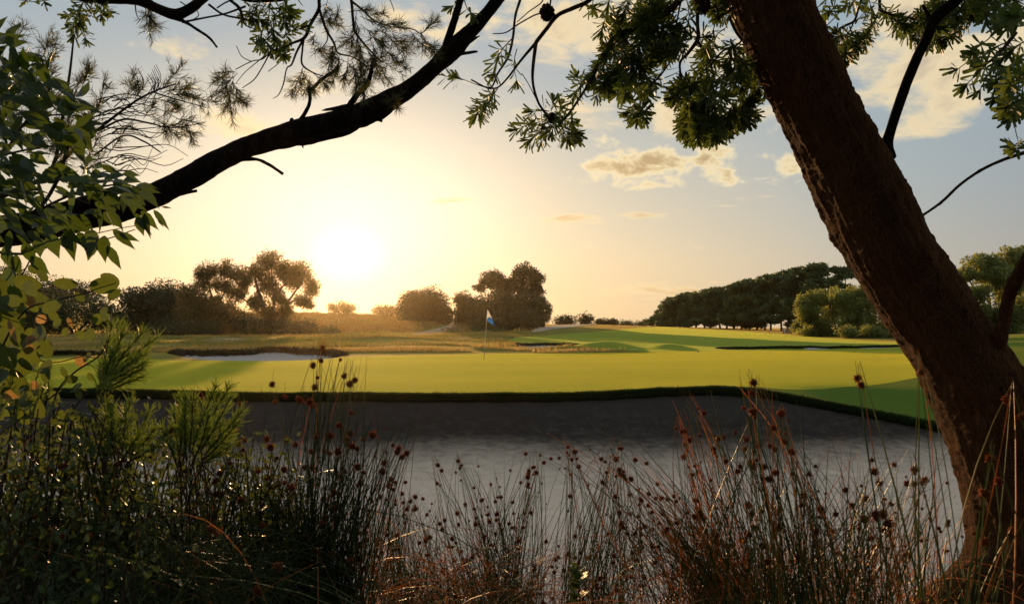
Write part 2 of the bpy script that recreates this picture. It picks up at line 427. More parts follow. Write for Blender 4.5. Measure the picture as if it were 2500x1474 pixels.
def sand_mat():
    m_, t, out = mat('bunker_sand')
    g = geopos(t)
    n0 = t.noise(g, .5, 4, .6); n1 = t.noise(g, 5, 6, .65); n2 = t.noise(g, 45, 4, .7)
    zc = t.node('ShaderNodeSeparateXYZ'); t.l.new(g, zc.inputs[0])
    c = t.mix(t.maprange(n0, .3, .7), (.80, .60, .44), (.66, .50, .37))
    c = t.mix(t.maprange(n1, .5, .72, 0, .3), c, (.45, .35, .28))
    c = t.mix(t.maprange(t.noise(g, 22, 3, .8), .62, .70, 0, .75), c, (.13, .10, .085))
    # steep face: shade put into the colour, partly moist sand, with dry pale scuffs
    damp_shade = t.maprange(t.m('ADD', zc.outputs[2], t.m('MULTIPLY', t.m('SUBTRACT', n1, .5), .22)), -1.20, -.74, 0, 1., smooth=True)
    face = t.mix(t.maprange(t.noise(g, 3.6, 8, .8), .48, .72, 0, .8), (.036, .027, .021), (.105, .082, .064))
    c = t.mix(damp_shade, c, face)
    c = t.mix(t.maprange(t.m('ADD', zc.outputs[2], t.m('MULTIPLY', t.m('SUBTRACT', n1, .5), .3)), -.66, -.22, 0, .8, smooth=True), c, (.045, .038, .032))  # top of the face darkened further, shade under the lip put into the colour
    h = t.m('ADD', t.m('MULTIPLY', n1, .7), t.m('MULTIPLY', n2, .45))
    t.l.new(princ(t, c, .95, .1, bump(t, h, .7, .05)), out.inputs[0])
    return m_
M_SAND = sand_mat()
def pale_sand(name, a, b):
    m_, t, out = mat(name); g = geopos(t)
    c = t.mix(t.noise(g, 1.2, 6, .7), a, b)
    t.l.new(princ(t, c, .95, .1, bump(t, t.noise(g, 5, 4), .6, .05)), out.inputs[0]); return m_
M_SAND2 = pale_sand('pale_sand', (.50, .45, .41), (.36, .32, .29))
M_PATH = pale_sand('gravel_path', (.46, .37, .27), (.36, .28, .20))
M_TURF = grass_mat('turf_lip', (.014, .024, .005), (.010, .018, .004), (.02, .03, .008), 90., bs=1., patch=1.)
M_SOIL = pale_sand('bank_soil', (.07, .05, .035), (.035, .028, .02))

# ---------------------------------------------------------------- ground sheets
GREEN = zone([(-260, 1200, 878), (0, 1200, 877), (300, 1200, 873), (430, 1200, 880), (600, 1200, 881), (760, 1200, 877), (830, 1200, 873), (1000, 1200, 867), (1180, 1200, 863), (1400, 1200, 862),
              (1700, 1200, 857), (1950, 1200, 856), (2100, 1200, 855), (2240, 1200, 856)], 420)
gpx, gf, gb = GREEN
apr = np.interp(gpx, [-300, 300, 1500, 1700, 1850, 2000, 2120, 2240], [.12, .12, .12, .2, .7, 2.3, 4.2, 7.2])
gf = lipY(gpx) + apr + .06 * vnoise(gpx, gpx * 0, 60., 3)
GREEN = (gpx, gf, np.maximum(gb, gf + .3))
Yrows = lambda L, n1=300, n2=150: np.concatenate([L[None] * (120 / L)[None] ** np.linspace(0, 1, n1)[:, None], 120 * (2500 / 120) ** np.linspace(0, 1, n2)[1:, None] * np.ones_like(L)[None]])
Lc = lipY(colpx); YY = Yrows(Lc); XX = (colpx[None] - CX) / F * YY
ZZ = Hl(XX, YY)
PXX = XX / YY * F + CX
low = np.zeros_like(ZZ)
def inside(z3, px, Y, m0=.0):
    f = np.interp(px, z3[0], z3[1], left=1e9, right=1e9); b = np.interp(px, z3[0], z3[2], left=-1e9, right=-1e9)
    return (Y > f + m0) & (Y < b - m0)
low[inside(GREEN, PXX, YY, .25)] = .03
FAIR = zone([(1240, 834, 830), (1262, 838, 824), (1330, 842, 819), (1450, 845, 810), (1560, 847, 800), (1620, 851, 797.6), (1700, 852, 803), (1800, 853, 808), (1900, 853, 815), (2000, 852, 824), (2100, 851, 831), (2250, 851, 838)], 240)
_gb = np.interp(FAIR[0], GREEN[0], GREEN[2]); _k = np.clip((FAIR[0] - 1400) / 200, 0, 1)
FAIR = (FAIR[0], FAIR[1] * (1 - _k) + (_gb + .02) * _k, FAIR[2])
low[inside(FAIR, PXX, YY, .8)] = .05
mb = MB(); grid_mesh(mb, XX, YY, ZZ - low)
ground = mb.build('ground', M_ROUGH); ground['kind'] = 'structure'
sheet('putting_green', GREEN, .004, M_GREEN, 160, hf=Hl)
ap = (gpx, lipY(gpx) + .001, gf - .004)
keep = gpx > -1000
sheet('apron_grass', ap, .003, M_APRON, 24, hf=Hl)
rpx = np.linspace(2240.5, 2760, 90)
sheet('side_slope_grass', (rpx, lipY(rpx) + .001, np.interp(rpx, [2240, 2500, 2760], [52, 60, 60])), .006, M_APRON, 90, hf=Hl)
sheet('fairway', FAIR, .012, M_FAIR, 90)
# bunker sheets that lie in the hollows of the terrain
def crater_sheet(name, c, k=.98, cut=None, label=None):
    mx, my, wx, wy, h = c
    u = np.linspace(-k, k, 120); pxs = mx + u * wx
    if cut is not None:
        ok = (pxs > cut[0]) & (pxs < cut[1]); pxs = pxs[ok]; u = u[ok]
    s = wy * np.sqrt(np.maximum(k * k - u * u, 1e-4))
    return sheet(name, (pxs, my - s, my + s), .03, M_SAND2, 40)
crater_sheet('far_bunker_sand', CRATERS[0], .975)
crater_sheet('small_bunker_sand', CRATERS[1], .975)
crater_sheet('thin_bunker_sand', CRATERS[2], .97, (1965, 2025))
crater_sheet('thin_bunker_sand', CRATERS[2], .97, (2095, 2185))
sheet('path', zone([(985, 824, 821), (1010, 823, 815), (1040, 821, 809), (1065, 816, 803), (1090, 811, 797), (1103, 806, 789), (1112, 800, 783), (1114, 797, 781)], 60), .04, M_PATH, 30)
sheet('bare_sand_patch', zone([(495, 834, 832), (520, 836, 828), (570, 835, 827), (600, 830, 828)], 40), .04, M_PATH, 10)
sheet('bare_sand_patch', zone([(1300, 812, 806), (1315, 811, 800), (1350, 804, 795), (1420, 796.5, 791.5), (1450, 793, 791)], 40), .06, M_PATH, 12)
sheet('sand_by_mound', zone([(1080, 828, 824), (1130, 829, 825), (1150, 827, 825.5)], 20), .04, M_PATH, 8)

# the big greenside bunker: turf lip, sand face and floor, up to the bank under the camera
L = Lc; LZ = Hl((colpx - CX) / F * L, L)
def below(px_, d):      # plan position d metres in front of the lip
    Lp = lipY(px_); Y = Lp - d
    return (px_ - CX) / F * (.35 * Lp + .65 * np.maximum(Y, 0)), Y
lipprof = [(0, 0), (.05, -.02), (.075, -.07), (.06, -.13), (.03, -.19), (-.03, -.27)]
X = []; Yv = []; Zv = []
wob = .10 * vnoise(colpx, colpx * 0, 45., 6) + .07 * vnoise(colpx, colpx * 0, 14., 7)
for d, dz in lipprof:
    x, y = below(colpx, d + (wob * .5 if d > 0 else 0)); X.append(x); Yv.append(y); Zv.append(LZ + dz * (1 + wob * 3))
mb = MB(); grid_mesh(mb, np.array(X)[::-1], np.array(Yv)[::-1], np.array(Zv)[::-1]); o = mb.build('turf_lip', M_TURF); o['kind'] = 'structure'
ds = np.concatenate([np.linspace(0, 6, 200), np.linspace(6.04, 14, 150), np.linspace(14.3, 17, 8)])
X = []; Yv = []; Zv = []
ZF = -1.32
for d in ds:
    x, y = below(colpx, d)
    g_ = np.interp(d, [0, .5, 1.2, 2, 3, 5, 8, 20], [1, .80, .56, .42, .32, .15, 0, 0])
    top = LZ - .17
    z = ZF + (top - ZF) * g_ + .16 * vnoise(x, y, 2.3, 1) * min(1, d) + .06 * vnoise(x, y, .6, 2) * min(1, d) + .015 * vnoise(x, y, .19, 3) + .008 * vnoise(x, y, .08, 4)
    z = z + .25 * np.clip((np.abs(x) - 9) / 6, 0, 1) * np.clip((d - 2) / 3, 0, 1)
    X.append(x); Yv.append(y); Zv.append(z)
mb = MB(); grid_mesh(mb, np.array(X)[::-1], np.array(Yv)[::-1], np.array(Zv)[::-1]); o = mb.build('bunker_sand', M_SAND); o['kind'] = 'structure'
def bankz(x, y):
    z = np.interp(y, [-30, 0, 1.8, 2.25, 3, 4, 5, 6, 7, 8.5], [.7, .62, .62, .48, .02, -.62, -1.05, -1.3, -1.45, -1.7])
    z = z + .52 * np.exp(-((x - 2.05) / .42) ** 2 - ((y - 2.9) / .55) ** 2) + .12 * np.clip((x - 1.5) / 1.5, 0, 1) * np.clip((5 - y) / 3, 0, 1) 
    z = z + .15 * np.clip((-x - 1.) / 2, 0, 1) * np.clip((6 - y) / 4, 0, 1)
    return z + .05 * vnoise(x, y, .7, 1) + .02 * vnoise(x, y, .2, 2)
bx, by = np.meshgrid(np.concatenate([np.linspace(-40, -5, 30, endpoint=False), np.linspace(-5, 5, 120, endpoint=False), np.linspace(5, 40, 31)]), np.concatenate([np.linspace(-30, -1, 20, endpoint=False), np.linspace(-1, 8.4, 110)]))
mb = MB(); grid_mesh(mb, bx, by, bankz(bx, by)); o = mb.build('bank', M_SOIL); o['kind'] = 'structure'
def B1(x, y): return float(bankz(np.array([x]), np.array([y]))[0])

# ---------------------------------------------------------------- grass blades: lip fringe, bunker rims, long rough
M_BLADE = leaf_mat('grass_blades', [(0, (.03, .06, .01)), (.5, (.12, .14, .03)), (.75, (.32, .21, .06)), (1, (.50, .30, .11))], .5, (.5, .36, .08), vary=.3)
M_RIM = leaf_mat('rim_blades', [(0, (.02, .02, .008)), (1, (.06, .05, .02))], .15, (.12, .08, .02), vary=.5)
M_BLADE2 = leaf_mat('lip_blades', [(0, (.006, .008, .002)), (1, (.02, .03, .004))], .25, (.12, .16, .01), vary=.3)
mb = MB()
n = 34000
pxs = rng.uniform(-250, 2700, n); d = rng.uniform(-.14, .08, n); x, y = below(pxs, d)
z = Hl((pxs - CX) / F * lipY(pxs), lipY(pxs)) - np.clip(d, 0, 1) * 1.2 - .006
dirs = np.stack([rng.normal(0, .35, n), rng.normal(-.35, .35, n), np.ones(n)], -1)
dirs[:, 2] -= np.clip(d, 0, 1) * 18
flat_batch(mb, np.stack([x, y, z], -1), dirs, rand_dirs(n), rng.uniform(.015, .045, n) * (1 + .6 * np.clip(vnoise(pxs, pxs * 0, 11., 4) + .1, 0, 1)) * (1 + .8 * (rng.random(n) > .96)), .004, rng.uniform(0, 1, n))
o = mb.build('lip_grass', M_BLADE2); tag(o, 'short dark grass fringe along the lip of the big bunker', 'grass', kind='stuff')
mb = MB()
for mx, my, wx, wy, h in CRATERS:
    n = int(wx * 70); th = rng.uniform(0.0 * np.pi, 1. * np.pi, n)
    r = 1.005 + rng.normal(0, .018, n)
    pxs = mx + wx * np.cos(th) * r; Y = my + wy * np.sin(th) * r; x = (pxs - CX) / F * Y
    flat_batch(mb, np.stack([x, Y, H(x, Y) - .01], -1), np.stack([rng.normal(0, .5, n), rng.normal(-.5, .5, n), np.ones(n) * .5], -1), rand_dirs(n), rng.uniform(.12, .32, n) * min(1, h / .5), .03, rng.uniform(0, 1, n))
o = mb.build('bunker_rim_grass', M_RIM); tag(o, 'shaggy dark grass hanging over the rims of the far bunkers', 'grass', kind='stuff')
mb = MB()
n = 170000
pxs = rng.uniform(-260, 1560, n); Y = np.exp(rng.uniform(math.log(43), math.log(105), n)); x = (pxs - CX) / F * Y
ok = (Y > np.interp(pxs, gpx, GREEN[2]) + .4) & ~inside(FAIR, pxs, Y, -.5) & (vnoise(x * .5, Y, 3.5, 3) + .7 * vnoise(x * .35, Y, 1.3, 4) > .07)
for mx, my, wx, wy, h in CRATERS: ok &= ((pxs - mx) / wx) ** 2 + ((Y - my) / wy) ** 2 > 1
pxs, Y, x = pxs[ok], Y[ok], x[ok]; n = len(x)
tn = np.clip(.66 + 1.1 * vnoise(x * .5, Y, 4., 7) + rng.normal(0, .15, n), 0, 1)
flat_batch(mb, np.stack([x, Y, H(x, Y) - .01], -1), np.stack([rng.normal(0, .35, n), rng.normal(0, .35, n), np.ones(n)], -1), rand_dirs(n), rng.uniform(.08, .24, n) * (1 + .9 * (rng.random(n) > .97)), .022, tn)
o = mb.build('rough_grass', M_BLADE); tag(o, 'golden uncut rough grass on the mounds behind the green', 'grass', kind='stuff')

# ---------------------------------------------------------------- distant trees and bushes
M_OLIVE = leaf_mat('olive_foliage', [(0, (.018, .028, .008)), (.6, (.04, .052, .014)), (1, (.08, .09, .022))], .16, (.12, .12, .02), vary=.8, scale=.8)
M_GUM = leaf_mat('gum_foliage', [(0, (.04, .045, .015)), (1, (.09, .09, .025))], .42, (.38, .23, .04), vary=.7, scale=.8)
M_PINE = leaf_mat('cypress_foliage', [(0, (.022, .046, .014)), (.6, (.075, .12, .03)), (1, (.17, .21, .05))], .15, (.14, .18, .03), vary=.8, scale=.5)
M_LIGHT = leaf_mat('light_green_foliage', [(0, (.035, .055, .012)), (.5, (.13, .16, .04)), (1, (.34, .34, .09))], .5, (.45, .42, .08), vary=.9, scale=.7)
M_SCRUB = leaf_mat('scrub_foliage', [(0, (.09, .07, .025)), (1, (.22, .15, .05))], .35, (.6, .35, .08), vary=.8, scale=.4)
M_BARKD = bark_mat('dark_bark', (.06, .045, .035), (.12, .09, .07), 6., .8, .05)
M_BARKG = bark_mat('pale_gum_bark', (.17, .12, .085), (.28, .20, .14), 5., .5, .04)

def crown(mb, lobes, n, size, sub=22, subr=.5, flat=1., fill=.3, gap=0., a0=0., a1=1., jit=.12, elong=1.6):
    """leaf clumps on the shells of small lobes spread over bigger lobes. lobes: (centre, (rx,ry,rz))"""
    subs = []
    for c, r in lobes:
        r = np.array(r)
        dd = rand_dirs(sub); k = rng.uniform(.35, .82, (sub, 1))
        cc = c + dd * r * k
        rr = r.mean() * subr * rng.uniform(.6, 1.25, sub)
        for i in range(sub): subs.append((cc[i], rr[i]))
    w_ = np.array([s[1] ** 2 for s in subs]); w_ /= w_.sum()
    pick = rng.choice(len(subs), n, p=w_)
    C = np.array([s[0] for s in subs])[pick]; Rr = np.array([s[1] for s in subs])[pick]
    tn = rng.uniform(a0, a1, len(subs))[pick] * .6 + rng.uniform(0, .4, n)
    dd = rand_dirs(n)
    rad = np.where(rng.random(n) < fill, rng.uniform(.2, 1, n), 1 + rng.normal(0, jit, n))
    p = C + dd * (Rr * rad)[:, None] * np.array([1, 1, flat])
    ld = unit(rng.normal(size=(n, 3)) + dd * .6 + np.array([0, 0, -.15]))
    sz = size * rng.uniform(.55, 1.3, n)
    flat_batch(mb, p, ld, unit(dd + rng.normal(0, .5, (n, 3))), sz, sz / elong / 2, tn, prof=((0, .35), (.4, 1), (1, .15)))

def tree(name, label, cat, base, lobes, n, size, material, barkm, group=None, trunks=(), tr=.2, crownname='crown', **kw):
    """base = (px, Y) ; lobes = (px, py, rx px, ry px[, dY]) ; trunks = polylines of (px, py, r px)"""
    bpx, Y = base
    x = (bpx - CX) / F * Y; z = H1(x, Y)
    root = empty(name, (x, Y, z), label, cat, group)
    LB = []
    for lb in lobes:
        px, py, rx, ry = lb[:4]; dY = lb[4] if len(lb) > 4 else rng.uniform(-.3, .3) * R(rx, Y)
        LB.append((P(px, py, Y + dY), (R(rx, Y), R(rx, Y), R(ry, Y))))
    mb = MB(); crown(mb, LB, n, size, **kw)
    mb.build(crownname, material, root)
    mb = MB()
    if not trunks:
        for c, r in LB[:4]:
            e = c - np.array([0, 0, r[2] * .2])
            p = smooth_path([(x + rng.uniform(-.3, .3), Y, z - .2, tr), ((x + e[0]) / 2 + rng.uniform(-.4, .4), (Y + e[1]) / 2, (z + e[2]) / 2, tr * .7), (*e, tr * .3)], 4)
            tube(mb, p[:, :3], p[:, 3], 6)
    for tk in trunks:
        pts = []
        for k, q in enumerate(tk):
            px, py, r = q
            w3 = P(px, py, Y + (0 if k == 0 else rng.uniform(-.4, .4)))
            if k == 0 and py > 795: w3[2] = min(w3[2], H1(w3[0], w3[1]) - .1)
            pts.append((*w3, R(r, Y)))
        p = smooth_path(pts, 5); tube(mb, p[:, :3], np.maximum(p[:, 3], .01), 7)
    mb.build('trunk' if cat == 'tree' else 'stem', barkm, root)
    return root

# left hedge-like thicket
HG = 'bushes of the thicket left of the gum tree'
tree('dark_bush', 'big rounded dark bush, directly left of the small-crowned gum', 'bush', (395, 100), [(340, 755, 60, 52), (420, 745, 55, 50), (395, 722, 48, 26), (330, 725, 40, 24), (455, 775, 50, 40), (370, 790, 70, 28)], 26000, .26, M_OLIVE, M_BARKD, HG, crownname='foliage')
tree('tall_thicket_bush', 'dark wooded bush rising highest at the far left skyline', 'bush', (120, 118), [(80, 710, 60, 40), (150, 718, 60, 34), (30, 700, 60, 40), (110, 760, 90, 50), (210, 722, 38, 26)], 20000, .3, M_OLIVE, M_BARKD, HG, crownname='foliage')
tree('pale_top_bush', 'lower bush with paler top in front of the far left thicket', 'bush', (180, 96), [(150, 765, 70, 48), (230, 765, 60, 40), (80, 775, 60, 45), (270, 770, 40, 44), (20, 770, 60, 50)], 20000, .24, M_OLIVE, M_BARKD, HG, crownname='foliage', a0=.4)
tree('scrubby_bush', 'low grey-green scrubby bush at the foot of the thicket', 'bush', (455, 88), [(440, 805, 50, 16), (500, 806, 45, 17), (390, 808, 40, 12)], 9000, .17, M_OLIVE, M_BARKD, HG, crownname='foliage', a0=.4, jit=.2)
tree('leafy_bush', 'leafy bush between the round dark bush and the gum trunk', 'bush', (520, 92), [(470, 770, 40, 40), (520, 775, 45, 36), (560, 790, 40, 28), (455, 715, 28, 24), (490, 740, 35, 30)], 16000, .22, M_GUM, M_BARKD, HG, crownname='foliage')
tree('bushy_undergrowth', 'dark undergrowth bush at the foot of the tall gum tree', 'bush', (690, 90), [(620, 800, 45, 22), (680, 805, 45, 20), (740, 806, 40, 17), (590, 790, 30, 24), (800, 812, 30, 9)], 12000, .2, M_OLIVE, M_BARKD, HG, crownname='foliage', jit=.2)
# gum trees
tree('gum_tree', 'tall backlit gum tree with open crown right beside the sun glare', 'tree', (650, 96),
     [(655, 640, 34, 26), (625, 665, 30, 26), (690, 655, 24, 24), (735, 668, 32, 34), (710, 690, 28, 26), (760, 705, 20, 24), (655, 700, 30, 26), (625, 735, 24, 24), (680, 735, 24, 20), (735, 735, 22, 18), (650, 765, 28, 20), (595, 690, 20, 20), (695, 760, 24, 16), (750, 745, 16, 14)],
     27000, .26, M_GUM, M_BARKG, 'gum trees against the sun', sub=14, subr=.52, fill=.35, jit=.3, elong=2.4,
     trunks=[[(655, 820, 9), (652, 780, 7), (640, 740, 5), (625, 690, 3), (622, 660, 1)], [(652, 790, 6), (668, 750, 4), (665, 700, 3), (662, 640, 1)], [(648, 800, 6), (672, 775, 4.5), (700, 740, 3), (735, 690, 2), (745, 660, 1)],
             [(640, 770, 4), (615, 745, 2.5), (590, 728, 1.5), (575, 720, 1)], [(690, 752, 3), (715, 735, 2), (745, 730, 1)], [(668, 730, 3), (690, 700, 2), (712, 680, 1)]])
tree('gum_tree', 'lighter see-through gum left of the tall gum tree', 'tree', (530, 100),
     [(510, 665, 30, 22), (545, 655, 26, 20), (575, 668, 24, 22), (500, 695, 26, 18), (545, 700, 30, 20), (580, 720, 26, 26), (525, 740, 26, 20), (568, 760, 24, 22), (490, 670, 16, 14)],
     17000, .25, M_GUM, M_BARKG, 'gum trees against the sun', sub=13, subr=.5, fill=.35, jit=.3, elong=2.6,
     trunks=[[(528, 815, 5), (522, 770, 4), (518, 730, 2.5), (508, 690, 1.5), (500, 665, 1)], [(522, 760, 3), (545, 720, 2), (556, 680, 1)], [(530, 800, 4), (555, 770, 2.5), (578, 730, 1.2)]])
# far silhouettes beneath the sun
tree('distant_tree', 'small flat-topped tree on the hill crest nearest the sun', 'tree', (838, 205), [(835, 753, 28, 11), (852, 755, 20, 9), (812, 752, 15, 10)], 3000, .35, M_SCRUB, M_BARKD, 'small trees on the sunlit crest', tr=.3)
tree('distant_tree', 'low domed tree on the crest left of the round bush', 'tree', (940, 205), [(930, 758, 24, 9), (955, 758, 26, 8), (982, 760, 20, 9)], 3200, .35, M_SCRUB, M_BARKD, 'small trees on the sunlit crest', tr=.3)
# middle bushes
tree('round_bush', 'dark round-topped bush left of the sandy path', 'bush', (1040, 150), [(1015, 750, 38, 38), (1060, 748, 42, 34), (1035, 735, 40, 24), (1085, 765, 22, 30), (1010, 780, 34, 26), (1060, 785, 40, 24)], 22000, .34, M_OLIVE, M_BARKD, None, crownname='foliage')
tree('spreading_fig_tree', 'tallest dark tree behind the flag, rising above the bushes', 'tree', (1270, 165),
     [(1275, 664, 32, 16), (1305, 680, 24, 22), (1200, 686, 40, 20), (1245, 692, 34, 18), (1318, 708, 16, 22), (1170, 703, 18, 10), (1285, 705, 34, 18), (1225, 712, 34, 14), (1310, 735, 20, 20)],
     20000, .38, M_OLIVE, M_BARKD, None, sub=16, subr=.36, fill=.3, jit=.22,
     trunks=[[(1265, 805, 7), (1262, 760, 6), (1270, 710, 4), (1282, 670, 2)], [(1262, 760, 5), (1235, 725, 3), (1205, 700, 1.5)], [(1265, 740, 4), (1295, 710, 2.5), (1312, 685, 1.2)], [(1270, 700, 3), (1300, 672, 1.5), (1312, 668, 1)]])
BG = 'bushes below the tall tree behind the flag'
tree('broad_bush', 'broad dark bush in the middle of the clump behind the flag', 'bush', (1230, 146), [(1215, 752, 50, 34), (1265, 750, 48, 36), (1175, 755, 40, 30), (1300, 760, 34, 36), (1240, 735, 50, 24)], 22000, .32, M_OLIVE, M_BARKD, BG, crownname='foliage')
tree('left_lobed_bush', 'dark bush standing just right of the sandy path', 'bush', (1135, 150), [(1130, 732, 24, 18), (1150, 750, 32, 26), (1130, 765, 28, 26), (1145, 785, 34, 22)], 12000, .3, M_OLIVE, M_BARKD, BG, crownname='foliage')
tree('front_bush', 'mid-green bush bulging forward directly behind the flag', 'bush', (1230, 132), [(1265, 785, 40, 24), (1225, 788, 36, 22), (1180, 792, 34, 20), (1290, 780, 26, 26)], 14000, .26, M_OLIVE, M_BARKD, BG, crownname='foliage', a0=.35)
tree('end_bush', 'rounded dark bush at the right end of the clump behind the flag', 'bush', (1325, 158), [(1330, 765, 22, 26), (1318, 745, 20, 24), (1305, 780, 26, 20)], 9000, .3, M_OLIVE, M_BARKD, BG, crownname='foliage')
tree('low_shrub', 'strip of low green shrub in front of the clump behind the flag', 'shrub', (1180, 112), [(1120, 812, 22, 4), (1160, 812, 30, 5), (1210, 812, 30, 4)], 5000, .16, M_OLIVE, M_BARKD, BG, crownname='foliage', a0=.5)
# skyline bushes
SK = 'small bushes on the skyline between the clump and the cypresses'
for i, (px, py, rx, ry, Y, lab) in enumerate([(1378, 783, 26, 9, 210, 'thin bush on the skyline touching the clump behind the flag'), (1423, 780, 26, 12, 220, 'largest dark domed bush on the skyline right of the clump'),
        (1465, 787, 16, 6, 260, 'smallest low bush on the skyline, right of the largest dome'), (1493, 786, 17, 8, 260, 'spiky little bush halfway along the skyline'),
        (1530, 791, 22, 5, 300, 'flat low bush on the skyline past the spiky one'), (1565, 792, 17, 5, 330, 'faint flat bush near the left end of the cypress row'), (1595, 787, 14, 10, 300, 'round bush on the skyline just left of the first cypress')]):
    tree('skyline_bush', lab, 'bush', (px, Y), [(px, py, rx, ry), (px + rx * .4, py + 2, rx * .6, ry)], 1800, .42, M_OLIVE, M_BARKD, SK, crownname='foliage', tr=.15)
# cypress row, each tree its own thing
CY = 'row of old cypresses beside the fairway'
prof = [(1622, 745, 212), (1652, 738, 205), (1690, 730, 198), (1728, 722, 190), (1765, 708, 183), (1802, 699, 176), (1838, 690, 170), (1876, 681, 164), (1915, 672, 158), (1955, 662, 152), (2000, 652, 146), (2050, 655, 140)]
ordn = ['lowest cypress at the far left end of the cypress row', 'second cypress from the left end of the row', 'third cypress from the left, just under the mast', 'fourth cypress from the left end of the row', 'fifth cypress from the left end of the row',
        'sixth cypress, left of the middle of the row', 'seventh cypress, right of the middle of the row', 'eighth cypress from the left end of the row', 'fourth cypress from the right end of the row', 'third cypress from the right end of the row',
        'second cypress from the right, the row\'s highest crown', 'see-through cypress at the right end of the row']
for i, (px, top, Y) in enumerate(prof):
    x = (px - CX) / F * Y; gy = HY + (CZ - H1(x, Y)) / Y * F
    hgt = gy - top; lob = []
    tl = lambda q: np.interp(q, [1600, 1612, 1640, 1720, 1880, 1950, 2000, 2060, 2085, 2100], [775, 752, 728, 710, 674, 656, 645, 652, 668, 700])
    for k in range(38 if i < 11 else 16):
        xx = px + rng.uniform(-34, 34); lo = tl(xx) + rng.uniform(3, 10)
        yy = lo if k < 5 else rng.uniform(lo, gy - hgt * (.10 if i < 10 else .34))
        lob.append((xx, yy, rng.uniform(13, 24), rng.uniform(4, 7.5), rng.uniform(-4, 4)))
    if i == 0: lob += [(px - 8, gy - 14, 14, 10), (px + 4, gy - 26, 22, 8)]
    n_ = 32000 if i < 10 else (15000 if i == 10 else 9000)
    tks = [[(px + j, gy + 1, 2.6), (px + j * 1.4 + rng.uniform(-3, 3), gy - hgt * .35, 2.1), (px + j * 2.2 + rng.uniform(-5, 5), top + 14, .8)] for j in (rng.uniform(-12, -6), rng.uniform(4, 10))]
    if i == 11: tks += [[(px, gy - hgt * .5, 2), (px + s * 14, gy - hgt * .62, 1.4), (px + s * 34, gy - hgt * .72, .6)] for s in (-1, 1, .7)]
    tree('cypress', ordn[i], 'tree', (px, Y), lob, n_, .5, M_PINE, M_BARKD, CY, trunks=tks, sub=9, subr=.5, flat=.4, fill=.3, jit=.25, elong=2.)
# light green trees to the right of the row
LG = 'light green bushy trees in front of the cypresses'
tree('bushy_tree', 'light green bushy tree at the left, with the widest sunlit crown', 'tree', (2000, 98), [(1962, 762, 34, 30), (1965, 735, 26, 22), (1990, 735, 36, 26), (2030, 725, 34, 22), (1980, 765, 36, 28), (2030, 765, 36, 30), (2000, 795, 40, 24), (2050, 745, 26, 26), (1975, 812, 34, 14), (2030, 815, 36, 14)], 26000, .22, M_LIGHT, M_BARKD, LG, sub=34, subr=.27, fill=.1, jit=.1)
tree('bushy_tree', 'light green bushy tree with small peak beside the leaning trunk', 'tree', (2120, 92), [(2080, 745, 34, 30), (2075, 780, 36, 30), (2085, 722, 28, 26), (2112, 718, 30, 28), (2050, 728, 30, 24), (2118, 712, 20, 18), (2110, 745, 34, 28), (2150, 750, 36, 34), (2100, 780, 34, 28), (2150, 790, 40, 30), (2190, 790, 40, 34), (2100, 815, 40, 16), (2160, 818, 44, 16), (2070, 800, 30, 24)], 26000, .21, M_LIGHT, M_BARKD, LG, sub=34, subr=.27, fill=.1, jit=.1)
tree('bushy_shrub', 'low dark green shrub at the left foot of the light green trees', 'shrub', (1955, 102), [(1950, 800, 22, 12), (1985, 808, 26, 12)], 6000, .2, M_LIGHT, M_BARKD, LG, crownname='foliage', a1=.35)
tree('bushy_shrub', 'dark green shrub between light green trees and the leaning trunk', 'shrub', (2080, 84), [(2070, 812, 30, 12), (2130, 814, 36, 12), (2190, 818, 30, 10)], 8000, .18, M_LIGHT, M_BARKD, LG, crownname='foliage', a1=.35)
RG = 'dark trees right of the leaning trunk'
tree('broad_tree', 'tall dark green tree right of the leaning trunk, upper crown', 'tree', (2430, 84), [(2480, 630, 60, 34), (2400, 645, 50, 30), (2440, 680, 60, 36), (2360, 670, 34, 24), (2520, 680, 60, 50), (2470, 720, 60, 40)], 34000, .22, M_LIGHT, M_BARKD, RG, a1=.6, sub=32, subr=.28, fill=.1, jit=.1)
tree('broad_tree', 'lower dark tree filling the space beneath the tall right crown', 'tree', (2400, 76), [(2380, 720, 44, 34), (2400, 770, 50, 40), (2460, 780, 60, 46), (2520, 760, 60, 60), (2330, 770, 40, 40), (2440, 815, 70, 26)], 28000, .2, M_LIGHT, M_BARKD, RG, a1=.3, sub=32, subr=.28, fill=.1, jit=.1)
tree('broad_tree', 'dark tree mostly hidden behind the leaning trunk', 'tree', (2270, 80), [(2260, 760, 50, 40), (2290, 800, 50, 34), (2240, 800, 40, 28)], 14000, .2, M_LIGHT, M_BARKD, RG, a1=.3)
# scrub on the sunny hillside: nobody could count it
mb = MB()
n = 55000
k = 900
pxs = rng.uniform(480, 1140, k); Y = rng.uniform(98, 200, k); x = (pxs - CX) / F * Y
rr = rng.uniform(.35, 1.1, k) * np.where(Y > 150, .8, 1)
pick = rng.choice(k, n); dd = rand_dirs(n); dd[:, 2] = abs(dd[:, 2])
onpath = inside(zone([(985, 826, 818), (1060, 818, 800), (1118, 802, 779)], 30), pxs, Y, -3)
good = ~onpath[pick]
pz = H(x, Y)
pp = np.stack([x[pick], Y[pick], pz[pick]], -1) + dd * rr[pick][:, None] * np.array([1.5, 1.5, .6])
flat_batch(mb, pp[good], unit(rng.normal(size=(n, 3)) + dd)[good], rand_dirs(n)[good], rng.uniform(.15, .34, n)[good], .08, (rng.uniform(0, 1, k)[pick] * .6 + rng.uniform(0, .4, n))[good])
o = mb.build('hillside_scrub', M_SCRUB); tag(o, 'low orange-lit scrub covering the hillside below the sun', 'scrub', kind='stuff')

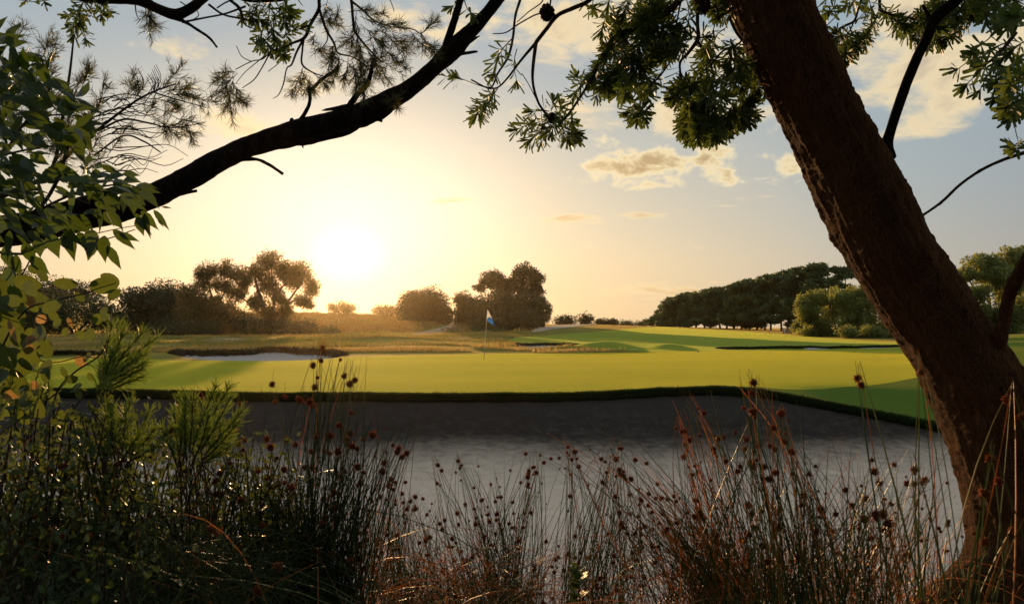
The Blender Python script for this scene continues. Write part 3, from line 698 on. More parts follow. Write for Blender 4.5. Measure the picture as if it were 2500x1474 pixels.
# ---------------------------------------------------------------- small built things
def simple(name, col, rough=.6, spec=.4, **kw):
    m_, t, out = mat(name); c = t.mix(t.maprange(t.noise(geopos(t), 8, 5), .3, .7, 0, .35), col, tuple(x * .7 for x in col))
    t.l.new(princ(t, c, rough, spec, **kw), out.inputs[0]); return m_
M_POLE = simple('flag_pole', (.72, .66, .50), .4)
M_GRIP = simple('flag_pole_dark', (.12, .10, .07), .5)
bp = P(1181, 877, 0.01); Yf = 34.6
bx_, bz_ = (1181 - CX) / F * Yf, float(Hl(np.array([(1181 - CX) / F * Yf]), np.array([Yf]))[0]) + .004
root = empty('golf_flag', (bx_, Yf, bz_), 'thin golf flagstick leaning slightly, small white and blue flag at top', 'golf flag')
top = P(1190, 756, Yf)
axis = top - np.array([bx_, Yf, bz_])
mb = MB()
for k, (a, b, r) in enumerate([(.18, 1, .011)]):
    p = np.array([np.array([bx_, Yf, bz_]) + axis * t for t in np.linspace(a, b, 8)]); tube(mb, p, np.linspace(.012, .008, 8), 8)
mb.build('pole', M_POLE, root)
mb = MB(); p = np.array([np.array([bx_, Yf, bz_ - .1]) + axis * t for t in np.linspace(0, .23, 4)]); tube(mb, p, .0125, 8); mb.build('pole_foot', M_GRIP, root)
def flag_mat():
    m_, t, out = mat('flag_cloth')
    c = t.mix(t.m('GREATER_THAN', tint(t), .58), (.80, .78, .74), (.05, .20, .62))
    p = princ(t, c, .8, .1); tr = t.node('ShaderNodeBsdfTranslucent'); t.put(tr.inputs[0], c)
    mx = t.node('ShaderNodeMixShader'); mx.inputs[0].default_value = .5
    t.l.new(p, mx.inputs[1]); t.l.new(tr.outputs[0], mx.inputs[2]); t.l.new(mx.outputs[0], out.inputs[0]); return m_
mb = MB(); n1, n2 = 22, 18
us, vs = np.meshgrid(np.linspace(0, 1, n1), np.linspace(0, 1, n2))
# limp pennant: hoist along the pole, fly drooping down and to the right
hoist = top[None, None] + (-axis)[None, None] * (vs * .23)[..., None]
fall = np.stack([us * R(19, Yf) * (1 - .0 * vs), .05 * np.sin(us * 7 + vs * 2) + .03 * np.sin(us * 13), -us ** 1.25 * R(42, Yf) * (1 - .75 * vs)], -1)
G = hoist + fall
edge = np.clip(.30 + .33 * vs + .48 * us, 0, 1)
grid = MB(); nn, mm = us.shape; idx = np.arange(nn * mm).reshape(nn, mm)
grid.add(G.reshape(-1, 3), np.stack([idx[:-1, :-1], idx[:-1, 1:], idx[1:, 1:], idx[1:, :-1]], -1).reshape(-1, 4), None, edge.ravel())
grid.build('flag', flag_mat(), root)
# mast above the cypress row
Y = 230; mb = MB(); x, _, z = P(1683, 713, Y)
mb2 = MB(); tube(mb2, np.array([(x, Y, H1(x, Y) - .3), (x, Y, z)]), [.22, .12], 8)
o = mb2.build('mast', M_GRIP, origin=(x, Y, H1(x, Y))); tag(o, 'thin mast sticking up above the left part of the cypress row', 'mast')
# timber shelter and two white marker posts at the end of the row
M_WOOD = simple('weathered_timber', (.30, .19, .11), .8)
M_WHITE = simple('white_paint', (.75, .72, .66), .5)
def box(mb, c, s, a=.5):
    c = np.array(c); s = np.array(s) / 2
    v = np.array([[x_, y_, z_] for x_ in (-1, 1) for y_ in (-1, 1) for z_ in (-1, 1)]) * s + c
    mb.add(v, [(0, 1, 3, 2), (4, 6, 7, 5), (0, 4, 5, 1), (2, 3, 7, 6), (0, 2, 6, 4), (1, 5, 7, 3)], None, a)
Y = 118; px = 1922; x = (px - CX) / F * Y; z = H1(x, Y)
root = empty('timber_screen', (x, Y, z), 'low brown timber screen at the foot of the last cypresses', 'fence')
mb = MB()
for k in range(5): box(mb, (x, Y, z + .12 + k * .17), (1.25, .04, .13))
mb.build('board_panel', M_WOOD, root, smooth=False)
for s in (-.66, .66):
    mb = MB(); box(mb, (x + s, Y, z + .42), (.09, .09, 1.0)); mb.build('post', M_WOOD, root, smooth=False)
for px, Y, lab in ((1879, 124, 'white marker post under the cypresses, left of the other white post'), (1915, 116, 'white marker post right beside the brown timber screen')):
    x = (px - CX) / F * Y; z = H1(x, Y); mb = MB()
    tube(mb, np.array([(x, Y, z - .1), (x, Y, z + .62), (x, Y, z + .68)]), [.06, .06, .03], 10)
    o = mb.build('marker_post', M_WHITE, origin=(x, Y, z)); tag(o, lab, 'post', 'white marker posts')
x, Y = (1704.5 - CX) / F * 46, 46; z = H1(x, Y); mb = MB(); tube(mb, np.array([(x, Y, z - .02), (x, Y, z + .06), (x, Y, z + .085)]), [.03, .045, .01], 10)
o = mb.build('sprinkler_marker', M_GRIP, origin=(x, Y, z)); tag(o, 'tiny dark marker standing alone on the back of the green', 'marker')

# twigs, leaves and crumbs of soil lying on the sand
mb = MB(); n = 900
pxs = rng.uniform(500, 2450, n); d = rng.uniform(.6, 11, n) ; x, y = below(pxs, d)
from mathutils.bvhtree import BVHTree
so_ = D.objects['bunker_sand'].data; bv = BVHTree.FromPolygons([v.co.copy() for v in so_.vertices], [tuple(p.vertices) for p in so_.polygons])
pp = [bv.ray_cast(Vector((x[i], y[i], 3)), Vector((0, 0, -1)))[0] for i in range(n)]
pp = np.array([(*p,) for p in pp if p is not None]); n = len(pp)
flat_batch(mb, pp + [0, 0, .006], rng.normal(size=(n, 3)) * [1, 1, .15], np.tile([0, 0, 1.], (n, 1)) + rng.normal(0, .3, (n, 3)), rng.uniform(.015, .07, n), rng.uniform(.003, .01, n), rng.uniform(0, .5, n))
o = mb.build('leaf_litter', M_BLADE); tag(o, 'fallen leaves and crumbs scattered on the sand of the big bunker', 'leaf litter', kind='stuff')
# ================================================================ foreground
M_TRUNK = bark_mat('banksia_bark', (.030, .016, .010), (.125, .057, .029), 40., 1., .03, zs=.32, rim=.35)
M_LIMB = bark_mat('dark_limb_bark', (.016, .012, .010), (.034, .025, .019), 60., .9, .008)
M_TWIG = bark_mat('twig_bark', (.055, .035, .022), (.11, .07, .045), 120., .5, .003)
M_BANK = leaf_mat('banksia_leaves', [(0, (.018, .035, .012)), (.5, (.045, .075, .018)), (1, (.10, .13, .03))], .32, (.20, .26, .03), vary=.4, scale=2.)
M_NEED = leaf_mat('needle_leaves', [(0, (.02, .03, .012)), (1, (.06, .07, .022))], .3, (.30, .28, .05), vary=.5)
M_BROAD = leaf_mat('broad_green_leaves', [(0, (.012, .028, .006)), (.5, (.026, .05, .009)), (1, (.06, .095, .016))], .42, (.10, .145, .010), .38, .5, vary=.4, scale=4., vein=1)
M_ROUND = leaf_mat('round_leaves', [(0, (.02, .035, .008)), (.7, (.055, .085, .018)), (.84, (.10, .10, .03)), (.88, (.35, .12, .05)), (1, (.50, .24, .12))], .45, (.16, .19, .02), .4, .4, vary=.6, scale=38., vein=1)
M_FEATH = leaf_mat('feathery_leaves', [(0, (.03, .06, .012)), (1, (.11, .16, .025))], .45, (.22, .28, .03), vary=.4)
M_SMALL = leaf_mat('small_leaves', [(0, (.02, .035, .012)), (.8, (.05, .075, .02)), (1, (.12, .13, .04))], .3, (.24, .28, .04), .42, .3, vary=.4)
M_CONE = bark_mat('seed_cone', (.05, .03, .018), (.12, .07, .04), 90., 1., .01)
def stem_mat(name):
    m_, t, out = mat(name)
    c = t.ramp(tint(t), [(0, (.02, .034, .010)), (.35, (.06, .09, .020)), (.55, (.13, .15, .03)), (.7, (.32, .14, .035)), (1, (.56, .30, .08))])
    p = princ(t, c, .38, .45); tr = t.node('ShaderNodeBsdfTranslucent'); t.put(tr.inputs[0], t.vm('MULTIPLY', c, (2.1, 1.9, 1.)))
    mx = t.node('ShaderNodeMixShader'); mx.inputs[0].default_value = .46
    t.l.new(p, mx.inputs[1]); t.l.new(tr.outputs[0], mx.inputs[2]); t.l.new(mx.outputs[0], out.inputs[0]); return m_
M_STEM = stem_mat('rush_stems')
M_HEAD = leaf_mat('rush_seed_head', [(0, (.035, .015, .009)), (.5, (.06, .025, .014)), (1, (.48, .21, .07))], .5, (1., .40, .10), .7, .2, vary=.3, scale=60.)

def poly(mb, pts, Y, sides=6, step=5, a=.5, rough=0., freq=10., dY=0.):
    """polyline of (px, py, r px) at distance Y"""
    n = len(pts); q = []
    for i, (px, py, r) in enumerate(pts):
        yy = Y if np.ndim(Y) == 0 else np.interp(i, [0, n - 1], Y)
        yy = yy + (rng.uniform(-dY, dY) if i else 0)
        q.append((*P(px, py, yy), R(r, yy)))
    p = smooth_path(q, step)
    tube(mb, p[:, :3], np.maximum(p[:, 3], .0004), sides, a, rough=rough, freq=freq)

def rods(mb, pts, rad, a):
    """many thin stems at once: pts [N,K,3], rad [N,K]"""
    N, K, _ = pts.shape
    tg = np.gradient(pts, axis=1); tg = unit(tg)
    ref = rand_dirs(N)[:, None, :]
    u = unit(np.cross(tg, ref)); b = np.cross(tg, u)
    V = np.zeros((N, K, 3, 3))
    for s in range(3):
        th = s * 2 * np.pi / 3
        V[:, :, s] = pts + (u * math.cos(th) + b * math.sin(th)) * rad[..., None]
    base = (np.arange(N) * K * 3)[:, None] + (np.arange(K - 1) * 3)[None]
    q = [np.stack([base + s, base + (s + 1) % 3, base + 3 + (s + 1) % 3, base + 3 + s], -1).reshape(-1, 4) for s in range(3)]
    mb.add(V.reshape(-1, 3), np.concatenate(q), None, np.repeat(a, K * 3) if np.ndim(a) == 1 else np.repeat(a.reshape(-1), 3))

def pieces(name, material, parent, lst, Yf, sides=6, step=5, **kw):
    for st in lst:
        m1 = MB(); poly(m1, st, Yf(st) if callable(Yf) else Yf, sides, step, **kw); m1.build(name, material, parent)
# ---------------------------------------------------------------- leaning banksia
YT = 2.9
tp = [(1640, -1000, 85), (1690, -600, 98), (1790, -250, 106), (1885, 0, 104), (1950, 150, 101), (2027, 310, 95), (2062, 375, 99), (2120, 500, 106), (2173, 600, 103), (2238, 700, 102), (2300, 800, 104),
      (2366, 900, 112), (2416, 1000, 117), (2458, 1100, 122), (2496, 1200, 132), (2524, 1300, 146), (2545, 1390, 178), (2560, 1480, 235), (2570, 1600, 290)]
tx, ty, tz = P(2560, 1500, YT)
banksia = empty('banksia_tree', (tx, YT, tz), 'old tree leaning left across the right side, thick rough brown trunk and hanging leaf sprays', 'tree')
q = smooth_path([(*P(a, b, YT), R(c, YT)) for a, b, c in tp], 26)
mb = MB(); NS = 110
tube(mb, q[:, :3], q[:, 3], NS, rough=.0)
V = mb.v[0]; n_ = len(q)
for i in range(n_):           # lumpy, knobbly bark in real relief; root flares near the foot
    c = q[i, :3]; low_ = np.clip((-0.0 + .9 - c[2]) / .6, 0, 1)
    for j in range(NS):
        k = i * NS + j; d = V[k] - c; r = np.linalg.norm(d); d = d / r
        v = Vector(V[k]); 
        disp = .009 * mnoise.noise(v * 5) + .0045 * mnoise.noise(v * 22) + .003 * mnoise.noise(v * 60) + .0022 * mnoise.noise(v * 120)
        disp += .007 * mnoise.noise(Vector((d[0] * 11, d[1] * 11, v.z * 2.2))) + .004 * mnoise.noise(Vector((d[0] * 26, d[1] * 26, v.z * 6)))
        disp += low_ * .05 * (mnoise.noise(Vector((d[0] * 2.2, d[1] * 2.2, v.z * .6))))
        e_ = V[k] - c; e_[1] *= 1.75; V[k] = c + e_ * .80 + d * disp * 1.3 - np.array([.016, 0, 0])
mb.build('trunk', M_TRUNK, banksia)
mb = MB(); poly(mb, [(2530, 1300, 110), (2450, 1395, 80), (2350, 1450, 62), (2240, 1520, 48), (2150, 1640, 36)], 2.9, 22, 10, rough=.22, freq=14)
mb.build('root', M_TRUNK, banksia)
mb = MB()   # side branches rising from the trunk
poly(mb, [(2160, 380, 26), (2168, 340, 13), (2200, 240, 12), (2235, 150, 12), (2262, 95, 12), (2285, 45, 14), (2330, 5, 14), (2420, -90, 16), (2500, -260, 16)], (2.9, 2.6), 12, 6, rough=.06, freq=40)
poly(mb, [(2275, 55, 7), (2262, 30, 5), (2252, 12, 3)], 2.75, 8)
mb.build('branch', M_LIMB, banksia)
mb = MB()
poly(mb, [(2215, 545, 7), (2252, 526, 3.2), (2300, 492, 3.4), (2345, 450, 3.4), (2398, 414, 3.6), (2450, 390, 4), (2500, 373, 5), (2620, 330, 8)], (2.85, 2.5), 8, 6, rough=.12, freq=60)
for a, b in (((2398, 414), (2388, 418)), ((2300, 492), (2292, 500)), ((2490, 377), (2484, 366))): poly(mb, [(*a, 4), (*b, 3)], 2.7, 6)
mb.build('branch', M_TWIG, banksia)
mb = MB()
poly(mb, [(2425, 870, 26), (2438, 838, 18), (2452, 780, 15), (2466, 715, 15), (2478, 690, 17), (2497, 650, 13), (2530, 590, 13), (2600, 470, 12)], (2.75, 2.35), 14, 6, rough=.08, freq=40)
poly(mb, [(2478, 695, 8), (2465, 686, 6), (2459, 682, 3)], 2.5, 8)
mb.build('branch', M_TRUNK, banksia)

LEAFP = ((0, .12), (.12, .3), (.45, .75), (.8, 1.), (.95, .85), (1., .4))
def spray(lb, tb, bx, by, tx_, ty_, Y, Y2=None, n=None, ll=.058, lw=.0042, ang=.95, a=None, rt=.0022):
    p0 = P(bx, by, Y); p1 = P(tx_, ty_, Y2 or Y + rng.uniform(-.12, .12))
    ax = p1 - p0; L_ = np.linalg.norm(ax); 
    if n is None: n = int(26 + L_ * 560)
    sag = unit(rng.normal(size=3)) * L_ * .10
    t = np.sort(np.concatenate([rng.uniform(.05, 1, n - 12), rng.uniform(.93, 1.0, 12)]))
    c = p0 + ax * t[:, None] + sag * (np.sin(np.pi * t) )[:, None]
    th = np.cumsum(np.full(n, 2.39996)) + rng.normal(0, .3, n)
    ax_u = unit(ax); ref = unit(np.cross(ax_u, [0.3, 1, .2])); r2 = np.cross(ax_u, ref)
    out = ref * np.cos(th)[:, None] + r2 * np.sin(th)[:, None]
    an = np.clip(ang - .5 * np.clip((t - .8) / .2, 0, 1) + rng.normal(0, .18, n), .15, 1.4)
    d = ax_u * np.cos(an)[:, None] + out * np.sin(an)[:, None]
    base_a = rng.uniform(0.05, .75) if a is None else a
    leaf_batch(lb, c, d, ax_u[None] - d * .1 + rng.normal(0, .15, (n, 3)), ll * rng.uniform(.65, 1.1, n) * (1 - .25 * (t > .95)), lw * rng.uniform(.8, 1.15, n), LEAFP,
               np.clip(base_a + rng.normal(0, .12, n), 0, 1), bend=rng.uniform(-.05, .22, n), fold=.12)
    k = np.linspace(0, 1, 5)
    tube(lb, p0 + ax * k[:, None] + sag * np.sin(np.pi * k)[:, None], np.linspace(rt, rt * .5, 5), 5, a=0.)
lb, tb = MB(), MB()
SP1 = """1445 190 1372 290 44;1500 95 1440 190;1490 -10 1468 78 70;1410 -5 1440 15 14;1450 -8 1448 22 14;1535 -10 1520 40;1560 -10 1545 45;1590 0 1560 50;1600 -10 1625 25;1570 0 1600 30
1545 60 1500 130;1560 50 1530 140;1580 60 1560 140;1540 80 1480 130;1550 110 1500 190;1560 120 1540 190;1530 140 1500 200;1520 150 1470 210;1560 150 1600 130;1590 70 1620 95;1600 50 1640 80
1575 90 1620 130;1580 110 1625 120;1520 120 1560 170;1480 150 1450 200;1470 180 1480 220 30;1530 180 1500 210;1560 170 1580 160;1520 180 1530 232 50;1540 190 1570 215;1530 190 1510 228;1570 170 1590 200
1500 170 1480 205;1430 190 1408 226 30;1418 210 1408 190 16;1625 160 1600 200 26;1600 190 1575 225 26;1590 215 1562 258 30;1565 262 1545 288 36;1565 262 1575 288 36;1565 262 1538 275 30;1570 262 1560 290 30
1675 -5 1672 72 34;1655 70 1650 110;1640 95 1660 100 20;1660 85 1620 140;1680 100 1640 130;1695 95 1720 90 20;1665 180 1640 236 34;1660 160 1650 200 26;1745 60 1722 120 26;1770 70 1730 125 26
1740 110 1710 170;1720 130 1745 150 24;1760 100 1800 120 24;1790 100 1780 160;1790 150 1836 196 70;1800 160 1810 212;1810 150 1840 185;1780 170 1790 212;1840 120 1830 160 22;1815 100 1805 150 30;1862 200 1868 228 30
1735 150 1700 190 26;1725 140 1700 200 26;1730 170 1720 220;1740 170 1760 215 30;1690 210 1645 238;1700 215 1652 248;1710 220 1690 260;1680 260 1668 322;1690 290 1684 338;1700 290 1705 338
1720 290 1720 336;1740 290 1745 332;1760 285 1775 326;1780 280 1792 312;1790 270 1808 296;1750 270 1735 325;1800 260 1838 280;1812 262 1836 238;1800 272 1832 252;1790 250 1775 300;1730 260 1700 310
1710 270 1682 306;1670 280 1668 312;1810 255 1826 296;1780 -10 1745 25;1795 20 1760 40;1765 -10 1752 40;1130 195 1060 180 40;1190 215 1120 190 12;1205 218 1155 288 70;1215 216 1166 276 50;1250 95 1208 182 40
1262 120 1262 200 26;1330 308 1262 318 36;1330 310 1292 343 30;1330 312 1322 346 20;1340 272 1300 274 24;1345 285 1312 300 24;1345 272 1350 250 20;1352 282 1368 260 20;1350 290 1345 326 40;1360 300 1332 322 36
1370 310 1385 340 36;1375 310 1402 325 36;1385 312 1406 336 30;1368 318 1390 344 30;1370 290 1398 302 30;1128 -10 1106 16 16;1132 -4 1150 32 14;1720 240 1705 290;1760 250 1755 300;1715 250 1730 300;1700 250 1680 280
1640 -20 1600 10;1700 -20 1720 10;1840 170 1852 215 30;1500 30 1520 80;1560 30 1570 90;1600 20 1590 70;1500 200 1520 226 26;1460 210 1455 235 20"""
for i, l in enumerate(SP1.replace('\n', ';').split(';')):
    v = [float(a) for a in l.split()]
    spray(lb, tb, *v[:4], rng.uniform(2.85, 3.2), n=int(v[4]) if len(v) > 4 else None)
for v in ((1740, 225, 1722, 240), (1740, 225, 1765, 238), (1740, 222, 1745, 250), (1738, 215, 1728, 200), (1690, 250, 1650, 245), (1725, 165, 1735, 195), (1560, 225, 1575, 232)):
    spray(lb, tb, *v, 2.8, n=34, a=.95)
SP2 = """2020 -10 2012 34 26;2040 -10 2022 28 26;2090 -8 2068 18 30;2060 -6 2095 14 30;2085 55 2110 30 16;2120 -10 2128 30 24;2140 -8 2150 28 26;2140 40 2120 90;2135 55 2095 118;2120 80 2080 128;2100 90 2052 150
2080 80 2032 108;2070 100 2042 138;2060 88 2034 92;2050 130 2046 155 20;2155 28 2205 62;2170 35 2190 78 26;2190 45 2238 96;2220 50 2256 112;2230 42 2286 68;2240 60 2296 106;2300 60 2272 108;2340 50 2302 98
2370 40 2332 80;2262 20 2242 58;2270 0 2300 38;2300 -6 2282 30;2330 0 2302 48;2360 -5 2342 40;2392 0 2372 38;2402 20 2352 58;2240 20 2230 60 20;2420 -10 2400 30;2480 -10 2462 40;2510 10 2480 50;2450 -10 2440 40"""
for l in SP2.replace('\n', ';').split(';'):
    v = [float(a) for a in l.split()]
    spray(lb, tb, *v[:4], rng.uniform(2.9, 3.3), n=int(v[4]) if len(v) > 4 else None, ll=.052)
SP3 = """2455 105 2335 172 30;2440 130 2358 208 30;2420 85 2372 128 20;2465 120 2395 158 26;2445 150 2392 222 24;2505 100 2445 148;2505 130 2455 178;2495 190 2435 236 40;2505 220 2456 262 50;2508 250 2472 284 50
2482 170 2436 198 30;2505 160 2462 212;2515 60 2455 62 30;2485 5 2445 58 26;2445 0 2406 46 20;2516 30 2470 40 26;2520 356 2478 356 18;2515 345 2480 365 12;2510 200 2460 240;2520 240 2480 275"""
for l in SP3.replace('\n', ';').split(';'):
    v = [float(a) for a in l.split()]
    spray(lb, tb, *v[:4], rng.uniform(1.9, 2.3), n=int(v[4]) if len(v) > 4 else 44, ll=.046, a=.7)
pieces('twig', M_TWIG, banksia, ([(1560, -200, 9), (1480, -60, 7), (1440, 0, 6), (1400, 20, 5.5), (1362, 38, 5), (1335, 70, 5), (1308, 105, 5)], [(1308, 105, 5), (1300, 190, 3.5), (1312, 245, 3), (1330, 275, 3), (1345, 300, 3)],
           [(1308, 105, 4), (1270, 150, 3), (1240, 190, 2.4), (1215, 214, 2), (1190, 216, 2)], [(1285, -60, 4), (1270, 0, 3.4), (1258, 40, 3), (1252, 95, 3), (1240, 140, 3), (1215, 180, 2.4), (1196, 215, 2), (1150, 195, 2)],
           [(1345, -30, 2.4), (1340, 20, 2), (1300, 40, 1.8), (1265, 60, 1.8), (1235, 80, 1.6), (1203, 83, 1.2)], [(1300, -20, 2), (1325, 2, 1.6), (1290, 30, 1.4), (1262, 55, 1.2)], [(1330, 300, 2), (1320, 318, 2)],
           [(1274, 180, 1), (1290, 205, 1), (1308, 240, 1)], [(1375, 295, 3), (1400, 262, 3), (1440, 200, 3.4), (1455, 165, 3.6), (1475, 125, 4), (1495, 95, 4.4), (1520, 82, 5), (1560, 70, 6), (1640, 20, 8), (1720, -80, 14)],
           [(1720, -30, 6), (1705, 0, 5), (1703, 60, 4.4), (1704, 95, 5), (1680, 130, 4), (1660, 155, 3), (1665, 200, 3), (1672, 232, 2.6), (1680, 300, 2.4)], [(1703, 100, 4), (1722, 130, 3.6), (1740, 150, 3), (1765, 125, 2.4), (1800, 110, 2.4), (1820, 85, 2.4), (1835, 60, 2.4)],
           [(1735, 150, 3), (1740, 200, 2.5), (1700, 215, 3), (1665, 205, 2.4)], [(1665, -10, 2.4), (1655, 40, 2.2), (1650, 70, 2.2), (1645, 130, 2), (1620, 175, 2), (1588, 212, 2.4), (1576, 250, 2), (1570, 264, 2)], [(1655, 0, 2), (1640, 40, 2), (1620, 70, 1.6), (1560, 150, 1.4)],
           [(1780, 40, 4), (1795, 75, 3.6), (1812, 100, 3)], [(1700, 240, 3), (1740, 215, 3), (1780, 180, 2.6), (1800, 155, 2)], [(2010, 95, 5), (2025, 85, 3.4), (2060, 65, 3), (2085, 52, 3), (2095, 25, 2.6), (2108, -20, 3)], [(2085, 52, 2), (2075, 75, 1.6), (2055, 100, 1.4)], [(2005, 75, 1.2), (2030, 52, 1.2), (2055, 25, 1.2), (2075, 5, 1.2)],
           [(2148, -20, 4), (2148, 20, 4), (2155, 28, 3.6), (2190, 40, 3.2), (2230, 46, 3.2), (2270, 50, 3)], [(2405, 30, 3), (2412, 65, 3), (2430, 72, 3), (2450, 60, 4), (2475, 35, 5)], [(2478, -30, 6), (2478, 20, 5), (2482, 60, 4), (2470, 85, 3)],
           [(2480, 80, 5), (2440, 130, 4), (2400, 160, 3), (2350, 175, 2)]), lambda st: 3.0 if st[0][0] < 2400 else 2.1, 6, 5, rough=.1, freq=80)
lb.build('foliage', M_BANK, banksia)
for (px, py, rx, ry) in ((1335, 32, 17, 19), (1716, 8, 18, 26), (1348, 288, 12, 12)):
    mb = MB(); c = P(px, py, 2.98); m0 = 26; k0 = 20
    th, ph = np.meshgrid(np.linspace(0, 2 * np.pi, m0, endpoint=False), np.linspace(.02, np.pi - .02, k0))
    rr = 1 + .16 * np.sin(th * 7 + ph * 9) * np.sin(ph * 11) + .1 * rng.normal(size=th.shape) * (np.sin(ph) > .2)
    Vv = np.stack([np.sin(ph) * np.cos(th) * R(rx, 3) * rr, np.sin(ph) * np.sin(th) * R(rx, 3) * rr, np.cos(ph) * R(ry, 3) * rr], -1) + c
    idx = np.arange(m0 * k0).reshape(k0, m0); nx = np.roll(idx, -1, 1)
    mb.add(Vv.reshape(-1, 3), np.stack([idx[:-1], nx[:-1], nx[1:], idx[1:]], -1).reshape(-1, 4)); mb.build('seed_cone', M_CONE, banksia)
# the crown above the picture, with an unseen canopy added to shade the foreground
lb = MB(); LB = [(P(a, b, y), (r, r, r * .6)) for a, b, y, r in ((1500, -500, 2.9, .5), (1900, -700, 3.2, .6), (1250, -420, 3.2, .4), (2400, -500, 2.9, .5), (1650, -900, 2.5, .6), (2100, -380, 3.4, .35))]
crown(lb, LB, 9000, .07, sub=12, subr=.4, elong=5., jit=.3); LB = [(np.array(c), np.array(r)) for c, r in (((.2, 1.2, 4.3), (1.3, 1.4, .6)), ((-1.6, 1.8, 4.4), (1.1, 1.3, .55)), ((1.9, 1.4, 4.4), (1.2, 1.4, .6)), ((.4, -1.2, 4.4), (1.9, 1.3, .7)), ((3.2, 2.6, 4.6), (1., 1., .5)))]
crown(lb, LB, 26000, .13, sub=26, subr=.34, elong=3., jit=.3); lb.build('crown_and_shade_canopy', M_BANK, banksia)
pieces('branch', M_TRUNK, banksia, ([(1700, -560, 30), (1500, -520, 18), (1250, -430, 8)], [(1720, -500, 40), (1900, -650, 22), (2400, -560, 10)], [(1660, -800, 40), (1640, -1100, 20), (1700, -1300, 8)], [(1660, -780, 50), (1420, -1250, 34), (1300, -1900, 20)], [(1660, -760, 46), (2000, -1350, 30), (2500, -2100, 16)]), 2.9, 8)

# ---------------------------------------------------------------- dark limb reaching in from the left
YL = 2.5
gx, gy, _ = P(-520, 900, 2.3)
tea = empty('overhanging_tree', (gx, gy, B1(gx, gy)), 'dark bare limb sweeping up from the left edge with broken stubs and wispy needle twigs', 'tree')
mb = MB()
q = [(-620, 660, 60), (-430, 636, 44), (-250, 612, 36), (-150, 592, 34), (0, 573, 31), (100, 558, 30), (200, 534, 30), (300, 510, 30), (370, 480, 29), (430, 452, 29), (500, 412, 28), (560, 379, 26), (620, 354, 25), (700, 330, 30), (780, 309, 30),
     (860, 289, 28), (900, 273, 29), (950, 246, 25), (1000, 217, 21), (1060, 166, 19), (1105, 122, 24), (1150, 76, 17), (1200, 20, 15), (1260, -60, 14), (1350, -180, 12), (1420, -300, 8)]
qq = smooth_path([(*P(a, b, 2.3 + (a + 600) / 1900 * .6), R(c, 2.3 + (a + 600) / 1900 * .6)) for a, b, c in q], 9)
tube(mb, qq[:, :3], qq[:, 3], 30, rough=.10, freq=16)
x0, y0, z0 = P(-620, 660, 2.3)
p_ = smooth_path([(gx - .02, gy, B1(gx, gy) - .1, .16), (gx - .05, gy, 1.0, .11), (x0, y0, z0, .085), (x0 - .1, y0, z0 + .6, .07), (x0 + .05, y0 + .1, z0 + 1.6, .05)], 10)
tube(mb, p_[:, :3], p_[:, 3], 20, rough=.12, freq=12)
mb.build('limb', M_LIMB, tea)
def ytea(px): return 2.3 + (px + 600) / 1900 * .6
def ytea(px): return 2.3 + (px + 600) / 1900 * .6
pieces('broken_stub', M_LIMB, tea, ([(1088, 128, 13), (1093, 100, 10), (1106, 60, 9), (1122, 8, 8.5), (1140, -60, 8)], [(1110, 120, 12), (1140, 104, 8), (1158, 95, 4), (1172, 88, 1)], [(1100, 134, 9), (1130, 131, 4.5), (1160, 127, 3), (1167, 127, 1)], [(1085, 142, 5), (1100, 146, 3), (1108, 148, 1)],
           [(848, 275, 10), (856, 256, 8), (872, 232, 6.5), (895, 208, 7), (903, 190, 5), (908, 165, 5), (915, 147, 5.5), (916, 144, 4)], [(885, 275, 16), (850, 262, 8), (820, 265, 5), (800, 268, 3.5), (786, 270, 1)], [(722, 305, 14), (714, 297, 7), (712, 292, 5)],
           [(718, 302, 7), (735, 290, 5), (752, 262, 4.5), (757, 238, 4.5), (751, 214, 4)], [(755, 226, 4.5), (785, 195, 4), (810, 178, 4), (828, 165, 4.4)], [(890, 286, 12), (925, 290, 6), (942, 282, 4), (958, 272, 1.5)], [(920, 288, 7), (932, 296, 3)],
           [(575, 385, 12), (600, 388, 6), (630, 390, 4), (660, 404, 4), (691, 425, 3.6)], [(440, 470, 9), (455, 470, 4.5), (480, 466, 3.6)], [(690, 345, 8), (740, 347, 9), (790, 336, 9), (840, 324, 9), (868, 312, 7), (874, 306, 3)], [(560, 372, 10), (575, 352, 4), (585, 348, 2)],
           [(738, 345, 4), (739, 358, 2), (741, 362, .6)], [(0, 545, 18), (90, 532, 20), (190, 500, 18), (270, 470, 12), (310, 455, 7)]), lambda st: (ytea(st[0][0]) - .01, ytea(st[-1][0]) - .03), 12, 6, rough=.16, freq=45)
mb = MB()
poly(mb, [(-100, -130, 16), (100, -35, 14), (184, -12, 13), (250, -4, 13), (335, 0, 13), (385, 22, 12), (428, 36, 13), (464, 22, 12), (497, -4, 11), (545, -40, 10), (700, -120, 8)], 2.7, 16, 8, rough=.08, freq=30)
poly(mb, [(560, -20, 8), (600, -2, 7), (650, 0, 6.5), (700, -4, 5), (760, -30, 4)], 2.75, 10)
poly(mb, [(428, 44, 6), (455, 56, 4), (480, 72, 3.4), (510, 92, 3), (530, 116, 2.4)], 2.7, 8, rough=.2, freq=80)
mb.build('branch', M_LIMB, tea)
